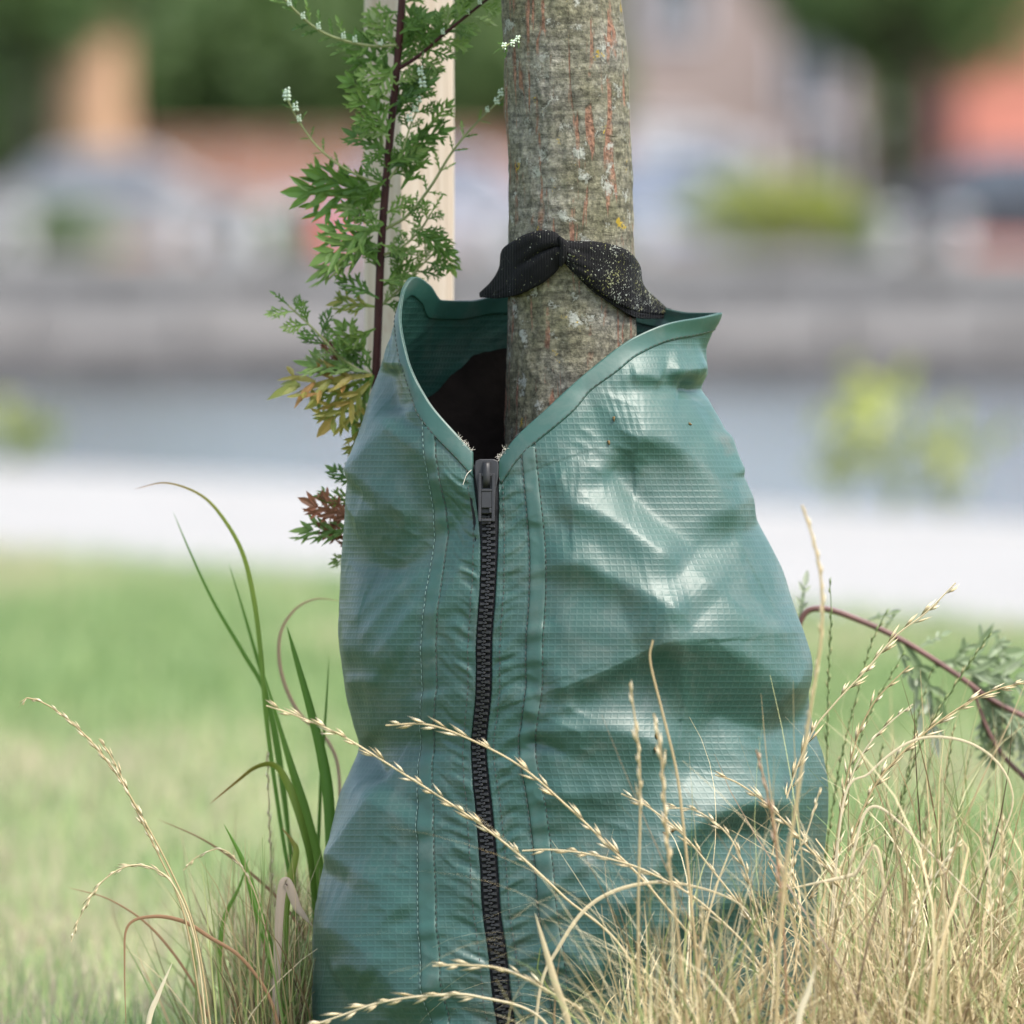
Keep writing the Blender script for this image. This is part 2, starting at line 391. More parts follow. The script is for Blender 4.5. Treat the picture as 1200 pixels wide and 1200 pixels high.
def car(x, y, paint, label, van=False, flip=False):
    """car seen side-on, length along X"""
    t = empty('parked_car', (x, y, fz), label, 'van' if van else 'car', 'vehicles parked on the far street')
    L, hw = (2.4, .92) if van else (2.15, .86)
    if van: prof = [(-L, .35), (-L, 1.9), (-L + .15, 2.05), (1.0, 2.05), (1.25, 1.95), (1.85, 1.15), (L - .1, .95), (L, .6), (L, .35)]
    else: prof = [(-L, .32), (-L, .78), (-L + .12, .95), (-1.55, 1.0), (-1.0, 1.42), (-.4, 1.5), (.3, 1.46), (1.0, 1.02), (1.85, .86), (L, .65), (L, .32)]
    n = len(prof); V = []
    for yy, kx in ((-hw, 1), (-hw * .96, 1), (hw * .96, 1), (hw, 1)):
        for (a, b) in prof:
            tuck = .18 * max(0, (b - .95) / .55) if not van else .1 * max(0, (b - 1.1) / .9)
            sg = -1 if yy < 0 else 1; V.append((a, yy - sg * tuck, b - (0.03 if abs(yy) == hw else 0)))
    Q = []
    for s in range(3):
        for i in range(n): Q.append((s * n + i, s * n + (i + 1) % n, (s + 1) * n + (i + 1) % n, (s + 1) * n + i))
    Q += [tuple(range(n))[::-1], tuple(range(3 * n, 4 * n))]
    sx = -1 if flip else 1
    def P(name, vq, mat, par=None):
        v, f = vq; v = [(sx * a + x, b + y, c + fz) for a, b, c in v]
        if flip: f = [tuple(reversed(u)) for u in f]
        return mk(name, v, f, mat, par or t, smooth=False)
    b = P('body', (V, Q), paint); md = b.modifiers.new('bevel', 'BEVEL'); md.width = .04; md.segments = 2
    if van: wins = [[(1.05, 1.2), (1.7, 1.2), (1.2, 1.85), (1.05, 1.85)], [(.2, 1.2), (.95, 1.2), (.95, 1.85), (.2, 1.85)]]
    else: wins = [[(-1.42, 1.03), (-.55, 1.03), (-.5, 1.4), (-.98, 1.36)], [(-.45, 1.03), (.85, 1.03), (.25, 1.38), (-.4, 1.42)]]
    for wn in wins:
        for sg in (-1, 1):
            pts = []
            for (a, bz) in wn:
                tuck = .18 * max(0, (bz - .95) / .55) if not van else .1 * max(0, (bz - 1.1) / .9)
                pts.append((a, sg * (hw - tuck + .012), bz))
            pts2 = [(a, b_ - sg * .03, c) for a, b_, c in pts]
            k = len(pts); P('window', (pts + pts2, [tuple(range(k)), tuple(range(k, 2 * k))[::-1]] + [(i, k + i, k + (i + 1) % k, (i + 1) % k) for i in range(k)]), M['glass'])
    for wxx in (-1.35, 1.35):
        for sg in (-1, 1):
            ty = P('wheel', cyl(wxx, sg * (hw - .08), .33, .33, .22), M['tyre']); P('rim', cyl(wxx, sg * (hw + .01), .33, .2, .08), M['chrome'], ty)
    for sg in (-1, 1):
        P('headlight', box(L - .06, L + .02, sg * .62 - .16, sg * .62 + .16, .6, .74), M['lamp'])
        P('tail_light', box(-L - .02, -L + .06, sg * .66 - .14, sg * .66 + .14, .72, .9), M['redlamp'])
    return t
def paint(name, c): return plain(name, c, .25, .6, .05, 2)
CD = 112.0
car(wx(150, CD), CD, paint('silver_paint', (.19, .185, .19)), 'silver car parked across the water at far left')
car(wx(480, CD), CD + .5, paint('grey_paint', (.26, .26, .30)), 'grey car parked behind the wooden stake across the water', flip=True)
car(wx(1165, CD), CD, paint('black_paint', (.02, .022, .03)), 'black car parked before the salmon building', flip=True)
car(wx(800, 118), 121, paint('pale_blue_paint', (.22, .25, .32)), 'pale blue car parked behind the yellow green shrub')
car(wx(770, 135), 134, paint('white_van_paint', (.42, .43, .45)), 'white van parked in front of the pinkish house', van=True)
# small red barrel-like bin at the quay
b_ = empty('red_bin', (wx(385, 106.6), 106.6, fz), 'small red rubbish bin at the edge of the far quay', 'bin')
v, f = cyl(0, 0, 0, .2, .55, 20); v = [(a + wx(385, 106.6), c + 106.6, -bb + fz + .16 + .29) for a, bb, c in v]
mk('bin_body', v, f, plain('red_paint', (.5, .06, .04), .4), b_, smooth=False)
v, f = cyl(0, 0, 0, .23, .06, 20); v = [(a + wx(385, 106.6), c + 106.6, -bb + fz + .16 + .6) for a, bb, c in v]
mk('bin_lid', v, f, plain('dark_red_paint', (.3, .04, .03), .4), b_, smooth=False)

def facade(name, x0, x1, y, top, wall, label, wins, roof_m, depth=9, door=None, gable=False):
    t = empty(name, ((x0 + x1) / 2, y, fz), label, 'building')
    mkbox('wall', (x0, x1, y, y + depth, fz - .1, top), wall, t)
    if gable:
        xm = (x0 + x1) / 2; e = .4
        V = [(x0 - e, y - e, top), (x1 + e, y - e, top), (x1 + e, y + depth + e, top), (x0 - e, y + depth + e, top), (x0 - e, y + depth / 2, top + 2.6), (x1 + e, y + depth / 2, top + 2.6)]
        mk('roof', V, [(0, 1, 5, 4), (2, 3, 4, 5), (1, 2, 5), (3, 0, 4), (3, 2, 1, 0)], roof_m, t, smooth=False)
    else: mkbox('roof', (x0 - .3, x1 + .3, y - .3, y + depth + .3, top + .003, top + .35), roof_m, t)
    for (a, b, c, d) in wins:
        fr = mk('window', *merge([box(a - .08, b + .08, y - .06, y + .02, d, d + .09), box(a - .08, b + .08, y - .08, y + .02, c - .09, c),
              box(a - .08, a, y - .05, y + .02, c, d), box(b, b + .08, y - .05, y + .02, c, d), box((a + b) / 2 - .03, (a + b) / 2 + .03, y - .04, y + .02, c, d)]), M['frame'], t, smooth=False)
        for (u, v_) in ((a, (a + b) / 2 - .03), ((a + b) / 2 + .03, b)): mkbox('pane', (u, v_, y - .015, y + .01, c, d), M['glass'], fr)
    if door:
        a, b, d = door; dd = mkbox('door', (a, b, y - .05, y + .02, fz, fz + d), M['frame'], t)
        mkbox('handle', (b - .15, b - .1, y - .11, y - .052, fz + 1, fz + 1.15), M['chrome'], dd)
    return t
M['frame'] = plain('white_frame', (.66, .66, .68), .5, .4, .1)
def brickwall(name, c):
    m = Mat(name, .9, .15); br = m.n('ShaderNodeTexBrick'); m.l(m.coord('Object', (1, 1, 1)), br.inputs['Vector'])
    mp = m.t.nodes['Mapping'] if 'Mapping' in m.t.nodes else None
    br.inputs['Scale'].default_value = 4; br.inputs['Color1'].default_value = (*c, 1); br.inputs['Color2'].default_value = (*[v * .75 for v in c], 1)
    br.inputs['Mortar'].default_value = (.4, .38, .35, 1)
    rot = mp; rot.inputs['Rotation'].default_value = (R(90), 0, 0)
    m.color(br.outputs['Color']); return m.m
BD = 140.0
x0, x1 = wx(735, BD), wx(1010, BD)
facade('house', x0, x1, BD, 6.5, plain('pinkish_render', (.33, .27, .24), .9, .2, .12, .6), 'house with pinkish grey rendered wall and white windows across the water',
       [(x0 + .35, x0 + 1.15, 1.5, 2.7), (x0 + 2.6, x0 + 3.5, 3.0, 4.3), (x1 - .85, x1 - .2, 1.4, 2.7), (x0 + .4, x0 + 1.2, 4.2, 5.6)],
       plain('slate_roof', (.12, .12, .14), .8), gable=True, door=(x0 + 1.5, x0 + 2.35, 2.0))
BD2 = 128.0
x0, x1 = wx(1128, BD2), wx(1128, BD2) + 14
facade('salmon_building', x0, x1, BD2, 7.5, plain('salmon_plaster', (.52, .205, .155), .9, .2, .1, .5), 'salmon red plastered building at the far right edge',
       [(x0 + 2.2 + 2.6 * k, x0 + 3.5 + 2.6 * k, 1.5, 3.1) for k in range(4)] + [(x0 + 2.2 + 2.6 * k, x0 + 3.5 + 2.6 * k, 4.5, 6.1) for k in range(4)], plain('red_tiles', (.26, .10, .07), .8))
# brick garden wall with pale coping
bwx0, bwx1 = wx(140, 124), wx(735, 124)
bwl = empty('brick_wall', ((bwx0 + bwx1) / 2, 124, fz), 'long low red brick wall beneath the dark trees across the water', 'wall')
mkbox('wall_body', (bwx0, bwx1, 124, 124.35, fz - .1, 2.25), brickwall('brick', (.34, .15, .09)), bwl)
mkbox('coping', (bwx0 - .05, bwx1 + .05, 123.94, 124.41, 2.25, 2.33), plain('coping_brick', (.30, .18, .12), .9), bwl)
for k in range(5): mkbox('pier', (bwx0 + 1.7 * k - .2, bwx0 + 1.7 * k + .2, 123.9, 123.998, fz - .1, 2.2), brickwall('brick', (.32, .14, .09)), bwl)

# trees: trunk, limbs and a crown of leaf faces
def crown(center, rad, n, leaf, seed, squash=.8):
    r = np.random.default_rng(seed); nb = 34
    bl = r.normal(size=(nb, 3)); bl /= np.linalg.norm(bl, axis=1)[:, None]; bl *= (r.uniform(.25, 1, nb) ** .5)[:, None] * rad * .78
    bl[:, 2] *= squash; br = r.uniform(.2, .42, nb) * rad
    k = r.integers(0, nb, n); d = r.normal(size=(n, 3)); d /= np.linalg.norm(d, axis=1)[:, None]
    P = bl[k] + d * (br[k] * r.uniform(.55, 1.05, n))[:, None] + np.asarray(center)
    a = r.normal(size=(n, 3)); a /= np.linalg.norm(a, axis=1)[:, None]; b = np.cross(a, r.normal(size=(n, 3))); b /= np.linalg.norm(b, axis=1)[:, None]
    s = (leaf * r.uniform(.6, 1.3, n))[:, None]
    V = np.stack([P - a * s, P + b * s * .5, P + a * s, P - b * s * .5], 1).reshape(-1, 3)
    return V, np.arange(4 * n).reshape(n, 4), np.repeat(r.uniform(0, 1, n), 4)
M['treeleaf'] = leafy('tree_leaves', [(0, (.05, .10, .03)), (.5, (.09, .16, .045)), (1, (.16, .24, .08))], .5, .3)
M['shrubleaf'] = leafy('shrub_leaves', [(0, (.14, .19, .03)), (.5, (.27, .31, .055)), (1, (.40, .42, .10))], .5, .35)
M['tanbark'] = plain('tan_bark', (.38, .24, .15), .9, .1, .2, 3, .02)
M['darkbark'] = plain('dark_bark', (.07, .055, .045), .9, .1, .3, 5, .02)
def tree(x, y, hgt, rad, tr, label, seed, barkm, low=1.8, n=9000, leaf=.16, leafm='treeleaf', name='broadleaf_tree', group='trees across the water'):
    t = empty(name, (x, y, fz), label, 'tree', group); r = np.random.default_rng(seed)
    zc = hgt - rad * .8
    P = np.array([[x, y, fz - .1], [x + r.normal() * .06, y, fz + zc * .5], [x + r.normal() * .15, y, fz + zc]])
    parts = [tube(crom(P, 12), np.linspace(tr * 1.15, tr * .6, 12), 12)]
    for k in range(6):
        a = r.uniform(0, 6.28); e = np.array([x + math.cos(a) * rad * .6, y + math.sin(a) * rad * .6, fz + zc + rad * r.uniform(-.1, .5)])
        st = P[1] + (P[2] - P[1]) * r.uniform(.3, 1); md = (st + e) / 2 + np.array([0, 0, -.15 * rad])
        parts.append(tube(crom([st, md, e], 8), np.linspace(tr * .4, tr * .1, 8), 8))
    V, Q = cat(parts); mk('trunk', V, Q, barkm, t)
    V, Q, A = crown((x, y, fz + zc), rad, n, leaf, seed); V[:, 2] = np.maximum(V[:, 2], fz + low * .5)
    mk('crown', V, Q, M[leafm], t, smooth=False, attrs={'tint': A})
# the belt of trees that closes the far side
r = np.random.default_rng(90); n = 26000; bx_ = r.uniform(-75, 75, n); top_ = 7 + 2.2 * fbm(bx_ / 6, bx_ * 0 + 2, 91, 3)
bz_ = fz + top_ * r.uniform(0, 1, n) ** .7; by_ = 172 + r.normal(size=n) * 2.5 + 2 * vnoise(bx_ / 5, bz_ / 3, 92); Pb = np.stack([bx_, by_, bz_], -1)
a = r.normal(size=(n, 3)); a /= np.linalg.norm(a, axis=1)[:, None]; b = np.cross(a, r.normal(size=(n, 3))); b /= np.linalg.norm(b, axis=1)[:, None]; s_ = r.uniform(.25, .6, n)[:, None]
tag(mk('far_trees', np.stack([Pb - a * s_, Pb + b * s_ * .6, Pb + a * s_, Pb - b * s_ * .6], 1).reshape(-1, 3), np.arange(4 * n).reshape(n, 4), M['treeleaf'], smooth=False, attrs={'tint': np.repeat(r.uniform(0, 1, n), 4)}), 'unbroken belt of green trees far behind the houses', 'trees', kind='stuff')
TD = 130.0
tree(wx(108, 122), 122, 13.0, 3.2, .5, 'broadleaf tree with thick tan trunk across the water', 1, M['tanbark'], n=9000)
tree(wx(40, 118), 118, 6.5, 2.4, .13, 'tree with thin dark trunk at the far left edge', 2, M['darkbark'])
tree(wx(-30, 127), 127, 6, 3.0, .2, 'dense dark tree beyond the far left edge trees', 9, M['darkbark'])
tree(wx(250, TD), TD, 5.6, 2.9, .2, 'dense green tree rising behind the brick wall beside the tan trunk', 3, M['darkbark'], n=12000)
tree(wx(400, TD), TD + 1, 6.0, 3.0, .2, 'dark tree rising behind the brick wall at the wooden stake', 4, M['darkbark'], n=12000)
tree(wx(575, TD), TD + 2, 6.0, 2.8, .2, 'dark tree rising behind the brick wall beside the trunk', 5, M['darkbark'], n=12000)
tree(wx(1065, 125), 125, 6.4, 2.4, .24, 'green tree beside the salmon building', 6, M['darkbark'], n=9000)
tree(wx(1010, 150), 150, 8.2, 3.6, .3, 'tall green tree behind the pinkish house', 7, M['darkbark'], n=9000)
# shrub at the quay
def shrub(x, y, z, rad, hgt, n, leaf, label, seed, name='shrub', leafm='shrubleaf', group=None):
    t = empty(name, (x, y, z), label, 'shrub', group); V, Q, A = crown((0, 0, 0), 1, n, leaf / rad, seed, 1)
    V = V * [rad, rad * .7, hgt / 2] + [x, y, z + hgt / 2]; V[:, 2] = np.maximum(V[:, 2], z + .01)
    mk('foliage', V, Q, M[leafm], t, smooth=False, attrs={'tint': A})
    r = np.random.default_rng(seed); ps = [tube(crom([[x, y, z - .03], [x + r.normal() * rad * .2, y + r.normal() * rad * .2, z + hgt * .4], [x + r.normal() * rad * .4, y + r.normal() * rad * .3, z + hgt * .8]], 6), np.linspace(.02, .006, 6), 5) for _ in range(7)]
    V, Q = cat(ps); mk('stems', V, Q, M['darkbark'], t)
shrub(wx(905, 108), 108, fz + .14, 1.4, 1.2, 3000, .1, 'rounded yellow green shrub on the far quay', 21)
for k, (px, rr_, hh, lab) in enumerate(((60, .9, .9, 'dark green bush at the foot of the tan trunk on the far quay'), (330, .7, .7, 'small dark bush on the far quay left of the red bin'), (680, .8, .8, 'dark bush on the far quay behind the trunk'), (1010, .6, .8, 'small green bush on the far quay right of the yellow shrub'))):
    shrub(wx(px, 109), 109.5, fz, rr_, hh, 1200, .1, lab, 130 + k, leafm='treeleaf', group='dark bushes on the far quay')
for k, px in enumerate((20, 210, 300, 560, 760, 1045, 1120)):
    D = 105.3; t = empty('bollard', (wx(px, D), D, fz + .16), 'pale bollard on the far quay, %s from the left' % 'first second third fourth fifth sixth seventh'.split()[k], 'bollard', 'bollards along the far quay')
    P = np.array([[wx(px, D), D, fz + .155], [wx(px, D), D, fz + .5], [wx(px, D), D, fz + .56], [wx(px, D), D, fz + .64], [wx(px, D), D, fz + .67]])
    V, Q = tube(P, np.array([.13, .11, .17, .17, .05]), 14); mk('post', V, Q, M['bollard'], t)
# weeds on the near bank, right, out of focus beyond the path
for k, (px, py, top, sd_) in enumerate([(1050, 580, 430, 31), (1110, 592, 455, 32), (985, 575, 400, 33), (20, 530, 440, 34)]):
    D = H * F / (py + 12 - HY); x = wx(px, D); hh = (py - top) * D / F
    t = empty('bank_weed', (x, D, 0), ['leafy yellow green weed by the far path edge at right', 'bushier weed by the far path edge nearest the right side',
              'tall thin pale weed by the far path edge beside the bag', 'low green weed by the far path edge at far left'][k], 'weed', 'weeds along the far path edge')
    r = np.random.default_rng(sd_); st = []; LV = []
    for _ in range(7):
        e = np.array([x + r.normal() * .12, D + r.normal() * .1, hh * r.uniform(.6, 1)]); p = crom([[x, D, -.02], [(x + e[0]) / 2 + r.normal() * .03, D, e[2] * .55], e], 8)
        st.append(tube(p, np.linspace(.005, .002, 8), 5))
        for _ in range(4): LV.append(p[r.integers(2, 8)] + r.normal(size=3) * .03)
    V, Q = cat(st); mk('stem', V, Q, M['mugtwig'], t)
    LV = np.array(LV); n = len(LV); a = r.normal(size=(n, 3)); a /= np.linalg.norm(a, axis=1)[:, None]; b = np.cross(a, r.normal(size=(n, 3))); b /= np.linalg.norm(b, axis=1)[:, None]
    s = r.uniform(.03, .065, n)[:, None]
    mk('foliage', np.stack([LV - a * s, LV + b * s * .45, LV + a * s, LV - b * s * .45], 1).reshape(-1, 3), np.arange(4 * n).reshape(n, 4), M['shrubleaf'], t, smooth=False, attrs={'tint': np.repeat(r.uniform(0, 1, n), 4)})

# ================================================================== YOUNG TREE
tree_r = empty('young_tree', W(672, HY + H * F / D0), 'young tree trunk with grey lichen speckled bark rising from the green bag', 'tree')
def trunk_c(py):  # centre and radius in photo pixels
    py = np.asarray(py, float)
    L = pchip(py, [-3400, -300, 0, 100, 200, 300, 400, 700, 1100, 1290], [560, 572, 588, 592, 596, 595, 594, 593, 580, 560])
    Rr = pchip(py, [-3400, -300, 0, 60, 150, 250, 380, 700, 1100, 1290], [672, 712, 728, 735, 740, 743, 746, 752, 765, 790])
    return (L + Rr) / 2, (Rr - L) / 2
n, m_ = 330, 200
pys = np.concatenate([np.linspace(-3400, -120, 40), np.linspace(-110, 620, 250), np.linspace(640, 1290, 40)])
th = np.linspace(0, 2 * math.pi, m_, endpoint=False)
cx, ra = trunk_c(pys); PY, TH = np.meshgrid(pys, th, indexing='ij')
arc = TH * 70 / 1.0
bump = 1.6 * fbm(np.cos(TH) * 2.2 + 9, PY / 60 + np.sin(TH) * 2, 3, 4) + .9 * fbm(TH * 26 / 6.2832 * 1.0 * 3, PY / 36, 7, 3) * (np.cos(TH) < .97) + .5 * fbm(np.cos(TH) * 5 + PY / 90, PY / 16 + np.sin(TH) * 4, 12, 3)
rad = ra[:, None] + bump
V = WD(cx[:, None] + rad * np.cos(TH), PY, rad * np.sin(TH)).reshape(-1, 3)
mk('trunk', V, gridq(len(pys), m_, closed_m=True)[:, ::-1], M['bark'], tree_r)
# crown, above the picture
ctop = WD(620, -3300, 0).reshape(3)
r = np.random.default_rng(77); ps = []
for k in range(9):
    a = k * 2.4; zz = ctop[2] - .1 * (k % 4)
    st = np.array([ctop[0] + .005 * k, D0, zz - .25]); e = st + np.array([math.cos(a) * .9, math.sin(a) * .9, .5 + .12 * (k % 3)])
    ps.append(tube(crom([st, (st + e) / 2 + [0, 0, .05], e], 8), np.linspace(.028, .006, 8), 7))
V, Q = cat(ps); mk('limbs', V, Q, M['bark'], tree_r)
V, Q, A = crown((ctop[0], D0, ctop[2] + .75), 1.35, 5200, .055, 78); mk('crown', V, Q, M['treeleaf'], tree_r, smooth=False, attrs={'tint': A})

# ================================================================== WOODEN STAKE
stx0, stx1 = 427, 531
stake = empty('support_stake', WD(479, HY + H * F / (D0 + 480 * S), 480), 'thick pale peeled wooden stake standing behind the leafy weed', 'stake')
pys = np.linspace(-900, 1270, 60)
sec = np.array([(0, .30), (.04, .10), (.12, .02), (.38, -.22), (.46, -.235), (.9, -.02), (.97, .03), (1, .12), (1, .75), (.9, .9), (.5, .98), (.1, .9), (.02, .75)])
sec = np.vstack([crom(np.vstack([sec, sec[:1]]), 53)[:-1]])
cxs = 479 + (pys - 200) * .002
PX = cxs[:, None] + (sec[None, :, 0] - .5) * 104; DP = 480 + (sec[None, :, 1] - .4) * 104 + 0 * PX
PX = PX + .7 * fbm(PX / 9, pys[:, None] / 200 + 0 * PX, 4)
V = WD(PX, pys[:, None] + 0 * PX, DP).reshape(-1, 3)
Qs = [tuple(q_) for q_ in gridq(len(pys), 52, closed_m=True)[:, ::-1]] + [tuple(range(52))]
mk('post', V, Qs, M['stake'], stake)

# ================================================================== WATERING BAG
bag = empty('watering_bag', W(662, HY + H * F / D0), 'green ripstop tree watering bag zipped around the young trunk', 'watering bag')
PB = 1285.0
SL = np.array([(300, 478), (345, 470), (385, 456), (440, 440), (490, 425), (540, 412), (620, 403), (690, 398), (740, 398), (800, 403), (850, 414), (874, 421), (900, 412), (933, 398), (1000, 383), (1067, 370), (1100, 367), (1200, 365), (1290, 362)], float)
SR = np.array([(300, 850), (368, 845), (392, 834), (412, 828), (435, 830), (455, 822), (470, 831), (500, 845), (545, 857), (600, 882), (670, 918), (735, 935), (800, 945), (840, 950), (890, 965), (930, 970), (1000, 965), (1060, 957), (1120, 955), (1290, 962)], float)
SB = np.array([(300, 92), (370, 100), (450, 128), (540, 158), (620, 178), (740, 200), (900, 215), (1290, 245)], float)
ZX = np.array([(300, 574), (540, 574), (615, 574), (700, 571), (760, 567), (800, 567), (877, 561), (950, 567), (1017, 573), (1067, 576), (1117, 583), (1167, 588), (1200, 593), (1290, 600)], float)
def ell(py):
    l = pchip(py, *SL.T); r_ = pchip(py, *SR.T); return (l + r_) / 2, (r_ - l) / 2, pchip(py, *SB.T)
ZREF = 600.0
def zang(py):
    cx, a, b = ell(py); return -np.arccos(np.clip((pchip(py, *ZX.T) - cx) / a, -1, 1))
TZ = float(zang(np.array([ZREF]))[0])                      # zip angle at the reference row
RIM = np.array([  # angle, x, y(row), depth
 (-106.4, 585, 540, -152), (-101.5, 600, 518, -152), (-90, 640, 480, -148), (-76, 690, 435, -132), (-57, 745, 395, -108), (-35, 790, 378, -78), (-12, 825, 372, -46), (3, 845, 367, -20),
 (25, 812, 367, 26), (50, 775, 361, 76), (70, 730, 351, 103), (90, 660, 346, 114), (108, 595, 346, 104), (128, 550, 353, 76), (153, 516, 352, 38), (168, 502, 335, 16), (182, 485, 325, -8),
 (198, 471, 343, -36), (210, 468, 372, -60), (223, 477, 420, -94), (233.4, 500, 468, -125), (244.6, 540, 515, -148), (250.4, 563, 540, -152)], float)
# arc coordinate c (photo pixels along the reference row, 0 at the zip) <-> angle
_t = np.linspace(0, 2 * math.pi, 4001) + TZ
_c, _a, _b = [float(v[0]) for v in ell(np.array([700.0]))]
_s = np.concatenate([[0], np.cumsum(np.hypot(np.diff(_a * np.cos(_t)), np.diff(_b * np.sin(_t))))]); CL = _s[-1]
def c2a(c): return np.interp(np.mod(c, CL), _s, _t)        # angle in [TZ, TZ+2pi]
def rim(ang):
    d = np.degrees(ang); tz = math.degrees(TZ)
    d = np.interp(d, [tz, tz + 360], [-106.4 - 3.2, 250.4])
    d = np.clip(d, -106.4, 250.4)
    return pchip(d, RIM[:, 0], RIM[:, 1]), pchip(d, RIM[:, 0], RIM[:, 2]), pchip(d, RIM[:, 0], RIM[:, 3])

def crease(x, y, pts, amp, wu, wd, p=1.6):
    """crest line with its own width above (wu) and below (wd); fades at both ends"""
    P = crom(np.array(pts, float), 6 * len(pts)); best = np.full(x.shape, 1e18); sg = np.ones(x.shape); tt = np.zeros(x.shape)
    seg = np.diff(P, axis=0); ln = np.hypot(*seg.T); cum = np.concatenate([[0], np.cumsum(ln)])
    for i in range(len(seg)):
        dx, dy = seg[i]; qx = x - P[i, 0]; qy = y - P[i, 1]
        u = np.clip((qx * dx + qy * dy) / (ln[i] ** 2 + 1e-9), 0, 1); ex = qx - u * dx; ey = qy - u * dy; d2 = ex * ex + ey * ey
        k = d2 < best; best = np.where(k, d2, best); sg = np.where(k, np.sign(dx * qy - dy * qx + 1e-12), sg); tt = np.where(k, (cum[i] + u * ln[i]) / cum[-1], tt)
    d = np.sqrt(best); wv = np.where(sg > 0, wd, wu)       # pts run left to right: positive side is below
    end = sstep(0, .22, tt) * sstep(0, .22, 1 - tt) * .85 + .15
    return amp * end * np.exp(-(np.sqrt(d * d + 9) / wv) ** p)
FK = 1.5
FOLDS = [  # crest line, height, width above, width below, sharpness
 # right panel
 ([(706, 522), (738, 512), (770, 518), (802, 543), (831, 582), (857, 634)], 17, 62, 34, 1.5), ([(706, 536), (736, 572), (769, 608), (812, 640)], -5, 16, 20, 1.5), ([(842, 500), (850, 530), (858, 560)], 6, 20, 18, 1.4),
 ([(640, 600), (670, 591), (707, 606), (751, 635), (795, 670)], 13, 40, 27, 1.45), ([(632, 666), (677, 661), (718, 679), (769, 708), (800, 735)], 12, 40, 25, 1.45), ([(640, 742), (700, 738), (760, 744)], 4, 40, 22, 1.6),
 ([(626, 817), (681, 799), (736, 773), (768, 755), (800, 752)], 11, 55, 17, 1.4), ([(740, 768), (795, 751), (839, 762), (883, 788), (948, 828)], 24, 70, 58, 1.5),
 ([(790, 945), (817, 887), (837, 840), (872, 850), (955, 862)], -9, 40, 58, 1.25),
 ([(618, 862), (681, 854), (743, 861), (800, 890)], 10, 24, 38, 1.5), ([(616, 867), (640, 872), (668, 884)], -4, 6, 7, 1.3), ([(614, 846), (640, 838), (680, 826)], 3, 9, 8, 1.3), ([(628, 931), (688, 931), (740, 928)], 5, 26, 18, 1.5),
 ([(680, 1112), (730, 1056), (790, 986), (830, 956), (880, 941), (958, 945)], 17, 52, 28, 1.5), ([(820, 985), (860, 975), (900, 985)], -5, 18, 20, 1.5),
 ([(640, 1190), (700, 1130), (780, 1080), (870, 1050), (950, 1060)], 13, 50, 34, 1.6), ([(630, 1060), (660, 1030), (700, 1005)], 4, 12, 12, 1.4), ([(628, 1085), (668, 1060), (700, 1040)], 3, 10, 9, 1.4),
 ([(775, 432), (802, 434), (832, 424)], 8, 18, 12, 1.4), ([(785, 452), (808, 456), (826, 455)], -6, 9, 16, 1.5), ([(735, 440), (752, 440), (772, 448)], 3.5, 12, 12, 1.5), ([(640, 570), (690, 545), (715, 560)], 3, 20, 18, 1.5),
 ([(800, 660), (850, 722), (880, 738), (925, 738)], 7, 26, 26, 1.4), ([(862, 590), (860, 650), (868, 705)], 3, 16, 12, 1.4),
 # left panel
 ([(404, 566), (445, 518), (475, 485)], 10, 24, 60, 1.35), ([(452, 425), (455, 455), (466, 490)], -9, 18, 14, 1.5), ([(446, 395), (452, 415), (462, 440)], 4, 10, 10, 1.4),
 ([(400, 668), (434, 661), (456, 669), (497, 647), (541, 602), (562, 572)], -9, 40, 30, 1.4), ([(404, 612), (440, 600), (490, 600)], 5, 40, 30, 1.6),
 ([(425, 760), (455, 710), (500, 665)], 3.5, 9, 9, 1.4), ([(440, 780), (480, 720), (515, 672)], 3, 8, 8, 1.4), ([(415, 735), (440, 700), (470, 675)], 2.5, 8, 8, 1.4), ([(500, 745), (520, 700), (548, 650)], 3, 9, 10, 1.4),
 ([(396, 765), (430, 762), (468, 785)], 6, 36, 22, 1.5), ([(402, 802), (425, 797), (455, 800)], 4, 10, 14, 1.5),
 ([(386, 1022), (420, 968), (452, 916)], 11, 18, 56, 1.3), ([(416, 872), (432, 890), (452, 916)], -8, 18, 16, 1.4), ([(415, 1028), (450, 1048), (482, 1080)], 4, 36, 24, 1.6),
 ([(362, 1084), (405, 1090), (442, 1119), (471, 1156), (502, 1205)], 16, 60, 40, 1.45), ([(392, 1142), (425, 1132), (452, 1150)], 6, 14, 20, 1.5)]
